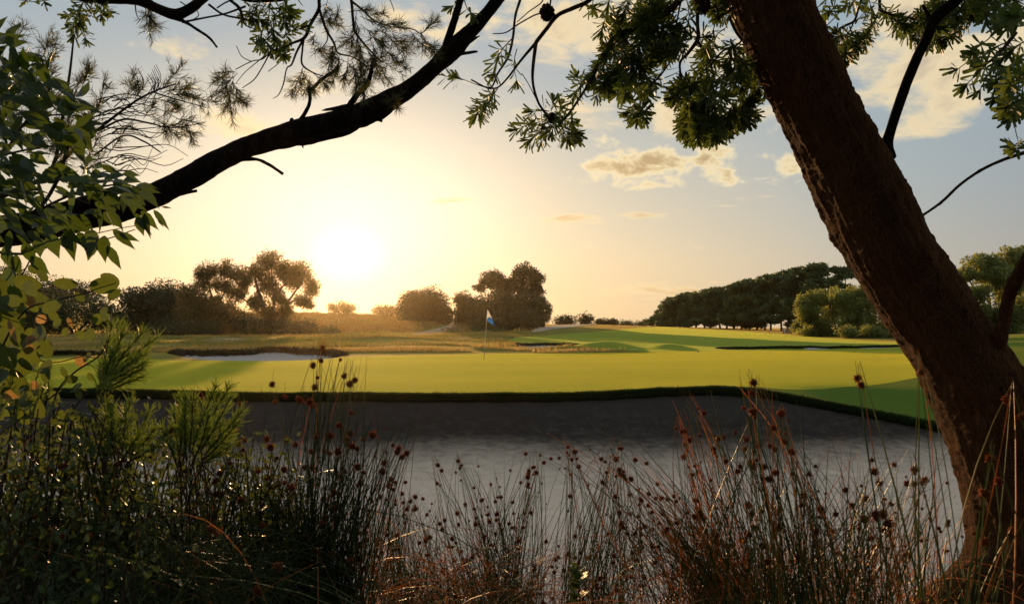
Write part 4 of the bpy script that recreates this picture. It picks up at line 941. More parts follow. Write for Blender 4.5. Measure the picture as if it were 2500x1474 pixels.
pieces('twig', M_TWIG, tea, ([(445, 55, 3), (500, 44, 2.4), (550, 34, 2.4), (600, 16, 3)], [(510, 12, 3), (545, 36, 2.4), (590, 46, 2.4), (630, 55, 2)], [(500, -5, 3), (470, 20, 1.6), (440, 5, 1.4)], [(560, 0, 3), (585, 22, 4), (598, 60, 2), (625, 72, 1)], [(330, 5, 2), (332, 30, 1.3), (338, 46, 1)],
           [(530, 20, 2), (555, 5, 2), (600, -10, 3)], [(470, 50, 1.4), (485, 38, 1.2), (478, 22, 1)], [(780, -60, 5), (779, 0, 4.4), (778, 24, 4.4), (758, 60, 4), (744, 92, 4), (716, 105, 3), (690, 117, 2.4), (665, 125, 2)], [(742, 94, 3.4), (724, 128, 2.8), (712, 158, 2.2), (700, 168, 1.6), (692, 205, 1.6), (680, 232, 1.2), (666, 241, .8)],
           [(742, 94, 3), (738, 125, 2.4), (738, 158, 2.4), (765, 178, 1.6), (795, 188, 1.2)], [(779, 22, 3.4), (795, 70, 3), (815, 105, 2.8), (825, 130, 2.4), (862, 140, 2), (900, 165, 1.4)], [(790, 50, 2), (800, 95, 1.6), (775, 130, 1.2)], [(850, -30, 4), (858, 5, 3.6), (862, 50, 3.4), (868, 80, 3), (900, 120, 2.4), (930, 150, 1.8)],
           [(860, 5, 3), (885, 25, 2.6), (910, 48, 2), (950, 65, 1.8), (1008, 72, 1.6), (1028, 82, 1.4), (1060, 55, 1)], [(1028, 82, 1.4), (1042, 105, 1), (1050, 130, .8)], [(662, 125, 2), (640, 145, 1.6), (615, 150, 1.4), (575, 170, 1.2)], [(660, 128, 2), (640, 165, 1.6), (620, 195, 1.4), (592, 215, 1)],
           [(645, 138, 1.4), (600, 175, 1), (575, 205, .8)], [(612, 150, 1.2), (590, 138, 1), (577, 112, .8)], [(697, 135, 1.4), (680, 155, 1.1), (655, 175, 1)], [(728, 0, 1.2), (735, 10, 1), (740, 15, .7)], [(948, -10, 1), (960, 20, 1), (962, 30, .7)]), 2.75, 6, 5, dY=.02)
def needle_spray(lb, tb, bx, by, tx_, ty_, Y, nt=10, nl=.030, dens=46, tw=.35, side=.45, r0=.0011, nw=.00045, a0=.2):
    p0 = P(bx, by, Y); p1 = P(tx_, ty_, Y + rng.uniform(-.08, .08)); ax = p1 - p0; L_ = np.linalg.norm(ax)
    curve = unit(rng.normal(size=3)) * L_ * .15
    def path(a0_, v, k=6, c=0.): 
        t = np.linspace(0, 1, k)[:, None]; return a0_ + v * t + c * t * t
    segs = [(p0, ax, curve)]
    for i in range(nt):
        t = rng.uniform(.15, .95)
        s = p0 + ax * t + curve * t * t
        v = unit(unit(ax) * .8 + rng.normal(size=3) * .55 * np.array([1, .6, 1])) * L_ * tw * rng.uniform(.6, 1.3) * (1.2 - t * .6)
        segs.append((s, v, rng.normal(size=3) * np.linalg.norm(v) * .18))
    for s, v, c in segs:
        l_ = np.linalg.norm(v); pp = path(s, v, 6, c)
        tube(tb, pp, np.linspace(r0, r0 * .4, 6), 4, cap=False)
        n = max(5, int(dens * l_ / .1)); t = rng.uniform(.1, 1, n)[:, None]
        pos = s + v * t + c * t * t; d = unit(unit(v) * .75 + unit(rng.normal(size=(n, 3))) * side * 1.4)
        flat_batch(lb, pos, d, rand_dirs(n), nl * rng.uniform(.6, 1.2, n), nw * 1.6, np.clip(a0 + rng.normal(0, .15, n), 0, 1), prof=((0, .8), (.5, 1), (1, .3)), bend=rng.uniform(-.2, .2, n))
lb, tb = MB(), MB()
NS_ = """868 60 885 150;880 40 930 70;870 30 860 110;880 60 950 120;900 80 960 150;890 110 940 200;900 130 980 180;880 100 870 170;870 110 900 190;930 60 1000 60;920 70 990 110;940 90 1010 130;1000 75 1040 130;1020 85 1062 120
1030 82 1068 40;1045 100 1060 150;830 110 790 170;820 100 800 150;830 130 820 200;850 140 850 220;860 150 880 230;840 150 810 180;870 150 900 220;890 160 930 200;880 180 860 240;900 180 880 250;810 30 800 70;830 10 820 60;800 0 790 40
740 165 720 230;735 170 760 215;725 190 750 235;750 205 770 230;765 180 800 205;780 190 800 215;760 120 790 120;770 80 760 110;960 225 975 260 ;575 175 540 180;580 180 530 220;570 190 560 260;565 200 590 240;560 220 600 265;550 200 580 280
560 180 510 200;390 225 440 165;400 225 480 205;410 230 470 235;380 240 450 260;440 230 520 250;430 290 490 300;400 300 480 320;380 290 440 270;460 310 470 350;400 290 400 340;350 290 380 250;370 280 430 330;330 240 340 200;300 260 340 180
850 30 900 20;900 40 940 30;910 100 920 160;950 140 990 170;870 80 830 110;790 50 830 60;360 10 370 70;345 25 385 60;355 20 360 90"""
for l in NS_.replace('\n', ';').split(';'):
    v = [float(a) for a in l.split()]; needle_spray(lb, tb, *v, rng.uniform(2.6, 2.85))
for i in range(34):      # fine bare twiglets sweeping to the right
    y = rng.uniform(240, 430); x = rng.uniform(210, 300); e = rng.uniform(60, 190)
    poly(tb, [(x, y, 1.6), (x + e * .4, y - rng.uniform(-10, 22), 1.2), (x + e * .8, y + rng.uniform(-12, 14), .9), (x + e * 1.1, y + rng.uniform(-34, 24), .6)], 2.6, 4, 5, dY=.05)
for i in range(16):
    a = rng.uniform(.2, 1.4); x, y = rng.uniform(320, 390), rng.uniform(215, 260); e = rng.uniform(30, 70)
    poly(tb, [(x, y, 1.2), (x + e * .3 * math.cos(a), y - e * .5, .9), (x + e * .2 * math.cos(a) - 8, y - e, .6)], 2.62, 4, 5)
poly(tb, [(120, 420, 5), (200, 350, 4), (260, 300, 3.6), (330, 248, 3), (380, 222, 2.4), (430, 205, 1.6)], 2.62, 6, 6)
poly(tb, [(240, 320, 3), (300, 292, 2.6), (360, 300, 2.2), (420, 312, 1.4), (500, 300, .8)], 2.62, 6, 6)
poly(tb, [(230, 380, 2.6), (300, 332, 2.2), (350, 345, 2), (392, 372, 1.4)], 2.62, 6, 6)
poly(tb, [(370, 224, 2), (420, 240, 1.6), (500, 262, 1)], 2.62, 6, 6)
poly(tb, [(-380, 620, 20), (-150, 540, 12), (0, 480, 8), (120, 420, 5), (150, 300, 4), (170, 180, 3), (180, 90, 2)], (2.4, 2.62), 8, 6)
for i in range(60):
    x = rng.uniform(-20, 290); y = rng.uniform(60, 400); top_ = np.interp(x, [0, 60, 190, 260, 300], [60, 70, 110, 140, 190])
    if y < top_: continue
    needle_spray(lb, tb, x - 25, y + 40, x + rng.uniform(-5, 30), y - 30, rng.uniform(2.45, 2.7), nl=.028, dens=34)
lb.build('needle_foliage', M_NEED, tea); tb.build('twiglet', M_TWIG, tea)
# banksia-like sprays hanging from the upper limb
lb, tb = MB(), MB()
SP4 = """640 -5 612 44 40;660 0 650 56 40;690 -4 708 36 40;620 15 592 42 30;600 28 636 50 36;680 18 698 56 40;700 22 715 32 24;660 50 678 104 44;690 92 734 72 30;700 66 742 66 26;680 100 690 134 40;640 74 636 100 24;642 92 662 126 40;652 112 692 136 40
626 92 640 116 30;650 10 630 60 34;670 30 672 90 40;690 40 700 100 30;215 -5 248 38 34;230 -5 262 28 34;200 18 164 38 26;192 38 172 68 30;200 58 210 96 34;214 40 182 88 34;212 -4 196 58 36;80 -8 108 4 14;100 -8 62 2 14;230 20 205 50 30"""
for l in SP4.replace('\n', ';').split(';'):
    v = [float(a) for a in l.split()]; spray(lb, tb, *v[:4], 2.75, n=int(v[4]), ll=.042, lw=.0038)
lb.build('leaf_spray', M_BANK, tea)

# ---------------------------------------------------------------- broad-leaved creeper at the upper left
OV = ((0, .05), (.12, .62), (.32, 1.), (.55, .82), (.8, .32), (.93, .1), (1, .01))
RO = ((0, .1), (.12, .62), (.35, .98), (.6, 1.), (.82, .72), (.95, .35), (1, .05))
gx, gy = P(-330, 900, 1.55)[:2]
creep = empty('broad_leaved_shrub', (gx, gy, B1(gx, gy)), 'shrub at the upper left edge with large pointed translucent green leaves', 'shrub')
lb, tb = MB(), MB()
def inpoly(x, y, pl):
    c = False; j = len(pl) - 1
    for i in range(len(pl)):
        if (pl[i][1] > y) != (pl[j][1] > y) and x < (pl[j][0] - pl[i][0]) * (y - pl[i][1]) / (pl[j][1] - pl[i][1]) + pl[i][0]: c = not c
        j = i
    return c
PL = [(-120, 80), (20, 70), (60, 130), (140, 160), (190, 210), (240, 250), (225, 300), (250, 350), (200, 370), (280, 400), (350, 445), (380, 480), (330, 505), (160, 560), (70, 580), (-120, 600)]
N = 0; tw_ends = []
holes = [(75, 360, 45, 18), (150, 385, 25, 22), (135, 478, 16, 12), (210, 400, 30, 30), (5, 500, 20, 20)]
while N < 540:
    px, py = rng.uniform(-110, 385), rng.uniform(75, 590)
    if not inpoly(px, py, PL): continue
    if any(((px + 25 - a) / c) ** 2 + ((py + 8 - b) / d) ** 2 < 1 for a, b, c, d in holes): continue
    Y = rng.uniform(1.25, 1.75); ang = rng.normal(.45, .6) if py > 250 else rng.normal(.2, .8)
    d = np.array([math.cos(ang), rng.normal(0, .5), -math.sin(ang)])
    nr = np.array([rng.normal(0, .7), -.7 + rng.normal(0, .5), rng.normal(.4, .7)])
    leaf_batch(lb, [P(px - 20, py - 6, Y)], [d], [nr], R(rng.uniform(38, 78), 1.5), R(rng.uniform(7.5, 14), 1.5), OV, np.clip(rng.normal(.42, .25), 0, 1), bend=rng.uniform(-.05, .3), fold=rng.uniform(.05, .35))
    N += 1
for (px, py, ang, L_, Wd) in ((165, 560, 1.45, 80, 18), (190, 565, 1.2, 70, 14), (225, 560, 1.5, 78, 22), (255, 575, 1.6, 66, 20), (232, 590, 1.9, 50, 16), (262, 600, 1.1, 66, 12), (275, 560, .8, 70, 12), (290, 570, .35, 50, 9), (330, 520, 1.0, 66, 11), (345, 515, .9, 60, 12), (352, 520, 1.35, 66, 11), (375, 512, .95, 62, 8), (335, 530, 1.2, 50, 12),
                              (120, 570, 1.2, 66, 18), (150, 575, .9, 50, 16), (60, 590, 1.3, 66, 18), (95, 580, 1.5, 50, 16), (10, 600, 1.2, 70, 20), (40, 620, 1.6, 60, 16), (75, 625, .9, 60, 15), (20, 650, 1.3, 70, 18), (215, 580, .2, 30, 5), (395, 505, .1, 24, 3), (385, 535, 1.0, 24, 3)):
    leaf_batch(lb, [P(px, py, 1.5)], [np.array([math.cos(ang), rng.normal(0, .2), -math.sin(ang)])], [np.array([rng.normal(0, .3), -1, .3])], R(L_, 1.5), R(Wd, 1.5), OV, rng.uniform(.45, .8), bend=rng.uniform(0, .2), fold=.2)
for tw in ([(-200, 640, 7), (-60, 560, 6), (80, 520, 5), (140, 440, 5), (160, 380, 4.4), (172, 340, 4)], [(-100, 600, 5), (60, 620, 3), (160, 585, 2), (250, 585, 1.6), (330, 560, 1.2)], [(60, 620, 2), (130, 595, 1.4), (280, 560, 1.1), (370, 545, .8)], [(-150, 500, 5), (0, 380, 4), (60, 300, 3), (120, 220, 2.6), (100, 140, 2)], [(60, 300, 3), (140, 280, 2), (230, 290, 1.6)],
           [(80, 520, 4), (190, 470, 3), (300, 450, 2), (360, 470, 1.4)], [(0, 380, 3), (100, 360, 2.4), (200, 355, 1.6)], [(-150, 700, 7), (-90, 900, 9), (-80, 1300, 10)], [(90, 600, 2), (60, 660, 2), (20, 720, 2)]):
    poly(tb, tw, 1.55, 6, 5)
x1, y1, z1 = P(-200, 640, 1.55); p_ = smooth_path([(gx, gy, B1(gx, gy) - .05, .02), (gx + .05, gy, .9, .016), (x1, y1, z1, .008)], 8); tube(tb, p_[:, :3], p_[:, 3], 8)
lb.build('foliage', M_BROAD, creep); tb.build('stem', M_TWIG, creep)

# round-leaved shrub, middle left
gx, gy = P(90, 900, 1.3)[:2]
rnd = empty('round_leaved_shrub', (gx, gy, B1(gx, gy)), 'shrub at middle left with rounded leaves, several browned and orange at the edges', 'shrub')
lb, tb = MB(), MB()
for (px, py, ang, L_, Wd, a) in ((292, 690, 3.0, 82, 26, .55), (292, 688, 3.5, 60, 16, .6), (290, 705, 2.5, 55, 15, .5), (60, 745, 3.3, 55, 25, .4), (40, 790, 1.9, 75, 30, .35), (20, 850, 1.0, 90, 34, .4), (70, 800, 1.3, 90, 30, .5), (30, 900, 1.5, 95, 28, .3), (110, 770, 2.2, 32, 15, .95), (118, 765, .4, 32, 14, .6), (165, 775, 1.2, 34, 14, .92),
                             (150, 780, 2.4, 32, 14, .6), (160, 800, 1.7, 28, 10, .6), (185, 812, .4, 34, 14, .7), (215, 800, 1.1, 40, 16, .6), (240, 765, 1.8, 36, 15, .6), (262, 750, 2.2, 36, 18, .5), (270, 770, 2.7, 30, 14, .6), (130, 690, .1, 60, 16, .5), (180, 720, .3, 50, 14, .45), (150, 735, 2.6, 56, 20, .45), (120, 900, 1.9, 44, 20, .55), (100, 890, .3, 42, 22, .5),
                             (185, 870, .9, 40, 15, .9), (225, 865, 2.6, 36, 16, .45), (150, 895, 1.4, 40, 9, .45), (190, 920, 2.8, 46, 14, .5), (215, 910, 1., 30, 12, .5), (240, 905, 1.0, 66, 12, .5), (275, 905, .6, 44, 12, .5), (200, 940, 3.0, 34, 10, .5), (30, 900, 2., 44, 18, .5), (60, 960, 3.2, 90, 26, .4), (50, 955, 2.8, 66, 20, .92), (120, 960, .4, 60, 18, .45), (90, 980, 3.0, 40, 10, .4),
                             (20, 700, .9, 60, 20, .45), (60, 690, .6, 66, 20, .4), (10, 740, 1.5, 60, 24, .4), (90, 660, .9, 40, 12, .5), (70, 720, 1.4, 40, 16, .94), (20, 780, 1.3, 60, 20, .9), (5, 820, 1.6, 70, 26, .3), (120, 830, 2., 60, 22, .5), (60, 870, 1.4, 60, 22, .4), (90, 930, 2., 40, 16, .9), (140, 1030, 1.2, 36, 14, .5), (150, 1000, 1.6, 36, 14, .45)):
    leaf_batch(lb, [P(px, py, rng.uniform(1.2, 1.45))], [np.array([math.cos(ang), rng.normal(0, .35), -math.sin(ang)])], [np.array([rng.normal(0, .4), -.9, rng.normal(0, .4)])], R(L_ * .85, 1.3), R(Wd * .85, 1.3), RO, a, bend=rng.uniform(-.1, .3), fold=rng.uniform(0, .3))
for i in range(60):
    px, py = rng.uniform(-60, 80), rng.uniform(640, 1000)
    ang = rng.uniform(0, 2.4)
    leaf_batch(lb, [P(px, py, rng.uniform(1.2, 1.6))], [np.array([math.cos(ang), rng.normal(0, .4), -math.sin(ang)])], [np.array([rng.normal(0, .4), -.9, rng.normal(0, .4)])], R(rng.uniform(40, 75), 1.35), R(rng.uniform(14, 24), 1.35), RO, np.clip(rng.normal(.4, .25), 0, 1), bend=rng.uniform(-.1, .3), fold=.2)
for tw in ([(130, 1480, 3), (128, 1200, 3), (130, 1040, 2.6), (138, 960, 2.4), (180, 910, 2.2), (240, 870, 2), (262, 830, 1.6)], [(-40, 1000, 4), (0, 860, 3), (60, 760, 2.4), (130, 735, 1.8), (210, 715, 1.6), (290, 690, 1.4)], [(70, 870, 2), (130, 885, 1.4), (200, 870, 1.2), (235, 875, 1)], [(60, 760, 2), (140, 790, 1.2), (200, 785, 1), (255, 800, .8)], [(240, 720, 1), (290, 735, .8), (300, 742, 4)],
           [(0, 860, 3), (90, 850, 2), (120, 800, 1.4)], [(138, 960, 2), (80, 1000, 1.6), (0, 1060, 1.4)], [(150, 945, 1), (210, 890, .9), (270, 925, .8)]):
    poly(tb, tw, 1.32, 6, 5)
x1, y1, z1 = P(130, 1480, 1.32); p_ = smooth_path([(gx, gy, B1(gx, gy) - .05, .008), (x1, y1, z1, .003)], 8); tube(tb, p_[:, :3], p_[:, 3], 6)
lb.build('foliage', M_ROUND, rnd); tb.build('stem', M_TWIG, rnd)

# feathery shrubs
def feather(label, base, shoots, group, nl=.034, Y0=1.35, nd=150):
    gx, gy = P(base, 900, Y0)[:2]
    r_ = empty('feathery_shrub', (gx, gy, B1(gx, gy)), label, 'shrub', group)
    lb, tb = MB(), MB()
    foot = None
    for (bx, by, tx_, ty_) in shoots:
        Y = Y0 + rng.uniform(-.1, .15); p0, p1 = P(bx, by, Y), P(tx_, ty_, Y + rng.uniform(-.06, .06)); ax = p1 - p0; L_ = np.linalg.norm(ax)
        n = int(nd * L_ / .1); t = rng.uniform(.05, 1, n)[:, None]; cv = rng.normal(size=3) * L_ * .08
        d = unit(unit(ax) * 1.1 + unit(rng.normal(size=(n, 3))) * .7)
        flat_batch(lb, p0 + ax * t + cv * t * t, d, rand_dirs(n), nl * rng.uniform(.6, 1.15, n) * (1 - .35 * t[:, 0]), .0007, np.clip(rng.normal(.35, .2, n) + .4 * t[:, 0], 0, 1), prof=((0, .6), (.6, 1), (1, .3)), bend=rng.uniform(-.1, .25, n))
        k = np.linspace(0, 1, 6)[:, None]; tube(tb, p0 + ax * k + cv * k * k, np.linspace(.0018, .0007, 6), 5)
        if foot is None:
            bx0, by0 = np.mean([q[:2] for q in shoots], axis=0); hub = P(bx0, by0 + 300, Y0)
            foot = np.array([gx, gy, B1(gx, gy) - .03]); pth = smooth_path([(*foot, .005), (*((foot + hub) / 2 + rng.normal(size=3) * .03), .004), (*hub, .003)], 6); tube(tb, pth[:, :3], pth[:, 3], 5)
        pth = smooth_path([(*hub, .0015), (*((hub + p0) / 2 + rng.normal(size=3) * .02), .0013), (*p0, .0011)], 5); tube(tb, pth[:, :3], pth[:, 3], 4)
    lb.build('foliage', M_FEATH, r_); tb.build('stem', M_TWIG, r_)
FG = 'feathery green shrubs in the lower left'
feather('tallest feathery light green shrub, its plume standing against the green', 235, [(245, 950, 262, 800), (250, 935, 290, 800), (255, 930, 315, 798), (258, 925, 335, 812), (262, 925, 352, 830), (265, 930, 362, 858), (262, 935, 352, 884), (265, 945, 345, 905), (268, 950, 335, 930), (240, 960, 285, 850), (250, 950, 320, 860)], FG)
feather('widest feathery light green shrub, below the grass edge of the green', 480, [(450, 1110, 462, 950), (462, 1100, 485, 938), (470, 1095, 515, 940), (480, 1090, 545, 955), (490, 1100, 575, 970), (500, 1110, 588, 1000), (500, 1120, 590, 1035), (495, 1120, 570, 1070), (440, 1130, 420, 1000), (430, 1130, 400, 1040), (470, 1130, 530, 1010), (480, 1140, 560, 1090), (455, 1120, 440, 980), (440, 1100, 445, 1030)], FG)
feather('feathery shrub with upright pale shoots just left of the widest one', 300, [(285, 1100, 258, 960), (290, 1090, 275, 985), (300, 1090, 300, 985), (310, 1100, 320, 1000), (320, 1100, 365, 1010), (330, 1110, 380, 1040), (270, 1110, 245, 1040), (280, 1120, 262, 1010), (300, 1120, 340, 1060), (310, 1130, 385, 1085)], FG)
feather('smallest feathery shrub, shoots crossing the turf edge at far left', 70, [(60, 1000, 50, 930), (75, 990, 78, 905), (90, 1000, 112, 925), (105, 1000, 135, 940), (40, 1010, 20, 950), (80, 1010, 95, 950)], FG, nd=70)

# dark small-leaved bushes filling the lower left
def smallbush(label, base, region, n, Y0, group, ll=(.009, .019)):
    gx, gy = P(base, 900, Y0)[:2]; z_ = B1(gx, gy)
    r_ = empty('small_leaved_bush', (gx, gy, z_), label, 'bush', group)
    lb, tb = MB(), MB(); x0_, y0_, x1_, y1_ = region
    K = 62
    for i in range(K):
        ex, ey = rng.uniform(x0_, x1_), y0_ + (y1_ - y0_) * rng.random() ** 1.3
        Y = Y0 + rng.uniform(-.25, .3); e = P(ex, ey, Y); f = np.array([gx + rng.uniform(-.1, .1), gy + rng.uniform(-.08, .08), z_ - .03])
        mid = (e + f) / 2 + rng.normal(size=3) * .05
        p = smooth_path([(*f, .004), (*mid, .0028), (*e, .001)], 8); tube(tb, p[:, :3], p[:, 3], 5, cap=False)
        m_ = n // K; t = rng.uniform(.35, 1, m_) * (len(p) - 1); j = np.minimum(t.astype(int), len(p) - 2); fr = (t - j)[:, None]
        pos = p[j, :3] * (1 - fr) + p[j + 1, :3] * fr + rng.normal(size=(m_, 3)) * .025
        leaf_batch(lb, pos, rng.normal(size=(m_, 3)) + np.array([0, 0, .5]), rand_dirs(m_), rng.uniform(*ll, m_), rng.uniform(.25, .42, m_) * np.mean(ll) * .9, ((0, .15), (.35, 1), (.75, .8), (1, .1)), np.clip(rng.normal(.4, .3, m_), 0, 1), bend=.15, fold=.15)
    lb.build('foliage', M_SMALL, r_); tb.build('stem', M_TWIG, r_)
SG = 'dark small-leaved bushes in the lower left corner'
smallbush('dark small-leaved bush at the far left edge, below the round leaves', 20, (-80, 960, 190, 1400), 5000, 1.4, SG)
smallbush('dark twiggy bush with glinting leaves under the upright pale shoots', 260, (120, 985, 420, 1420), 5200, 1.45, SG, (.009, .018))
smallbush('dark small-leaved bush between the widest feathery shrub and the tall rushes', 560, (400, 1060, 700, 1430), 4600, 1.7, SG, (.009, .018))
smallbush('small-leaved bush in the bottom left corner, darkest and nearest', 100, (-80, 1250, 420, 1500), 3400, 1.15, SG, (.008, .015))

# ---------------------------------------------------------------- knobby rushes
def head_mesh(seed, spikes=64, r=1.):
    mb = MB(); rs = np.random.default_rng(seed)
    th, ph = np.meshgrid(np.linspace(0, 2 * np.pi, 10, endpoint=False), np.linspace(.05, np.pi - .05, 7))
    V_ = np.stack([np.sin(ph) * np.cos(th), np.sin(ph) * np.sin(th), np.cos(ph)], -1) * .45
    idx = np.arange(70).reshape(7, 10); nx = np.roll(idx, -1, 1)
    mb.add(V_.reshape(-1, 3), np.stack([idx[:-1], nx[:-1], nx[1:], idx[1:]], -1).reshape(-1, 4), None, .15)
    k = np.arange(spikes) + .5; ph = np.arccos(1 - 2 * k / spikes); th = np.pi * (1 + 5 ** .5) * k
    d = np.stack([np.sin(ph) * np.cos(th), np.sin(ph) * np.sin(th), np.cos(ph)], -1) + rs.normal(0, .12, (spikes, 3)); d = unit(d)
    u = unit(np.cross(d, [.3, .2, 1])); b = np.cross(d, u); wv = .17
    ln = rs.uniform(.85, 1.2, spikes)[:, None]
    vv = np.stack([d * .38 + u * wv, d * .38 - u * wv * .5 + b * wv * .87, d * .38 - u * wv * .5 - b * wv * .87, d * ln], 1)
    o = (np.arange(spikes) * 4)[:, None]
    t = np.concatenate([o + np.array(c) for c in ((0, 1, 3), (1, 2, 3), (2, 0, 3))])
    mb.add(vv.reshape(-1, 3), None, t, np.tile([.12, .12, .12, 1.], spikes))
    return mb.mesh('seed_head', M_HEAD, smooth=False)
HEADS = [head_mesh(3, 40), head_mesh(4, 46), head_mesh(5, 34)]
def rush(label, group, base_px, Yb, zoff, tips, n, nheads, hr=.0085, rad=.0011, tintr=(.1, .5), arch=.12, spread=.07, stuffheads=0, tipext=.05, dY=.18, bend_to=None, cat='rush'):
    """tips: list of (weight, px0, py0, px1, py1) boxes where stem tips may end"""
    gx, gy = P(base_px, 900, Yb)[:2]; gz = B1(gx, gy) + zoff
    root = empty('knobby_rush', (gx, gy, gz), label, cat, group)
    wt = np.array([t[0] for t in tips], float); wt /= wt.sum(); pk = rng.choice(len(tips), n, p=wt)
    bx_ = np.array([t[1:] for t in tips])[pk]
    tpx = rng.uniform(bx_[:, 0], bx_[:, 2]); tpy = bx_[:, 1] + (bx_[:, 3] - bx_[:, 1]) * rng.random(n) ** .75
    Y = Yb + rng.uniform(-dY, dY, n)
    tip = np.stack([(tpx - CX) / F * Y, Y, CZ - (tpy - HY) / F * Y], -1)
    f = np.stack([gx + rng.normal(0, spread, n), gy + rng.normal(0, spread, n), np.full(n, gz - .02)], -1)
    v = tip - f; Ls = np.linalg.norm(v, axis=1)
    hor = v * np.array([1, 1, 0])
    c = f + v * .5 - hor * (arch * rng.uniform(.3, 1.6, n))[:, None] + np.array([0, 0, 1]) * (Ls * arch * rng.uniform(.1, 1., n))[:, None] + rng.normal(size=(n, 3)) * (Ls * .075)[:, None]
    K = 12; t = np.linspace(0, 1, K)[None, :, None]
    pts = f[:, None] * (1 - t) ** 2 + c[:, None] * 2 * t * (1 - t) + tip[:, None] * t * t
    rr = rad * .85 * rng.uniform(.65, 1.25, n)[:, None] * np.interp(np.linspace(0, 1, K), [0, .8, 1], [1.15, .8, .22])[None]
    tn = np.clip(rng.uniform(*tintr, n) + (rng.random(n) < .12) * .35, 0, 1)
    mb = MB(); rods(mb, pts, rr, tn)
    na = n // 5                                   # old stems bowed over sideways
    a_ = rng.uniform(0, 2 * np.pi, na); l_ = Ls.mean() * rng.uniform(.5, .95, na); ho = np.stack([np.cos(a_), np.sin(a_) * .5, a_ * 0], -1)
    f2 = f[:na]; c2 = f2 + ho * (l_ * .18)[:, None] + np.array([0, 0, 1]) * (l_ * .95)[:, None]; e2 = f2 + ho * (l_ * rng.uniform(.6, 1., na))[:, None] + np.array([0, 0, 1]) * (l_ * rng.uniform(.25, .75, na))[:, None]
    p2 = f2[:, None] * (1 - t) ** 2 + c2[:, None] * 2 * t * (1 - t) + e2[:, None] * t * t
    rods(mb, p2, rr[:na] * .8, np.clip(tn[:na] + .35, 0, 1)); mb.build('stems', M_STEM, root)
    order = rng.permutation(n)[:nheads]
    origin = np.array(root.location)
    for q_, i in enumerate(order):
        tt = 1 - rng.uniform(.35, 1.2) * tipext / Ls[i]
        tt = min(max(tt, .6), .985)
        pos = f[i] * (1 - tt) ** 2 + c[i] * 2 * tt * (1 - tt) + tip[i] * tt * tt
        s = hr * .84 * rng.choice([.4, .6, .8, 1., 1.1, 1.2])
        o = D.objects.new('seed_head', HEADS[int(rng.integers(3))]); COL.objects.link(o); o.parent = root
        o.location = pos - origin + rng.normal(size=3) * hr * .25
        o.scale = (s, s * rng.uniform(.85, 1.1), s * rng.uniform(.85, 1.1)); o.rotation_euler = tuple(rng.uniform(0, 6.28, 3))
    return root
RGp = 'knobby rushes along the near edge of the bunker'
rush('tallest dense rush clump left of centre, fanning to the right with dark red heads', RGp, 765, 1.5, 0, [(5, 640, 960, 960, 1180), (3, 760, 990, 1010, 1120), (2, 600, 1030, 720, 1180), (1, 740, 830, 900, 960), (.5, 980, 1000, 1035, 1070), (4, 640, 1100, 880, 1350)], 480, 100, hr=.0092, tintr=(.0, .38), spread=.045, arch=.16)
rush('thin rush beside the tall clump, its lone tips crossing the green', RGp, 700, 1.6, 0, [(1, 780, 812, 796, 830), (1, 840, 878, 856, 890), (1, 860, 892, 875, 905), (1, 660, 870, 780, 960), (1, 460, 900, 485, 930), (1, 570, 930, 590, 960)], 26, 17, hr=.0088, tintr=(.1, .6), arch=.05)
rush('central rush clump, small dark heads on upright stems against pale sand', RGp, 1235, 2.15, 0, [(3, 1130, 1100, 1330, 1300), (2, 1040, 1130, 1200, 1350), (2, 1200, 1180, 1420, 1380), (.4, 1050, 1090, 1060, 1120), (.4, 1110, 1095, 1120, 1120), (1, 1290, 1080, 1330, 1160)], 240, 98, hr=.0088, tintr=(.1, .55), spread=.05)
rush('rush clump right of the central one, heads bunched at its highest stem', RGp, 1440, 1.95, 0, [(1.5, 1470, 1060, 1540, 1150), (3, 1380, 1120, 1600, 1330), (2, 1340, 1230, 1640, 1420), (.5, 1375, 1060, 1400, 1110)], 220, 90, hr=.0088, tintr=(.1, .6), spread=.06)
rush('low rush clump with short stems between the tallest clump and centre', RGp, 960, 2.2, 0, [(3, 880, 1160, 1090, 1400), (1, 860, 1200, 1000, 1330), (.4, 950, 1150, 990, 1200), (.4, 1000, 1190, 1030, 1230)], 260, 76, hr=.0088, tintr=(.1, .7), spread=.09)
rush('lowest tangled rush at bottom centre, many straw-coloured stems', RGp, 1130, 1.9, 0, [(1, 900, 1280, 1400, 1480)], 330, 60, hr=.008, tintr=(.15, .85), spread=.14, arch=.3)
rush('reddish-stemmed rush leaning left on the right side of the bunker', RGp, 1900, 1.55, 0, [(2, 1640, 930, 1760, 1100), (3, 1560, 1080, 1760, 1300), (2, 1480, 1100, 1600, 1300), (.5, 1295, 990, 1500, 1130), (2, 1600, 1200, 1850, 1400)], 380, 92, hr=.0082, tintr=(.1, .8), spread=.09, arch=.1)
rush('brown and green rush spreading widest at lower right, large blurred heads', RGp, 2010, 1.3, 0, [(2, 1800, 940, 1960, 1100), (3, 1950, 1060, 2200, 1250), (2, 2100, 1090, 2320, 1300), (2, 1800, 1100, 2000, 1330), (.7, 1800, 890, 1870, 960)], 330, 84, hr=.0088, rad=.0012, tintr=(.05, .75), spread=.1, arch=.1)
rush('near rush right of all others with the thickest stems before the trunk', RGp, 2330, 1.05, 0, [(1, 2085, 860, 2105, 890), (1, 2236, 850, 2246, 870), (1, 2415, 1060, 2430, 1090), (1, 2464, 915, 2476, 940), (1, 2180, 1090, 2230, 1130), (1, 2470, 1250, 2500, 1300), (2, 2130, 1230, 2480, 1420)], 40, 16, hr=.0092, rad=.0018, tintr=(.2, .7), spread=.06, arch=.08)
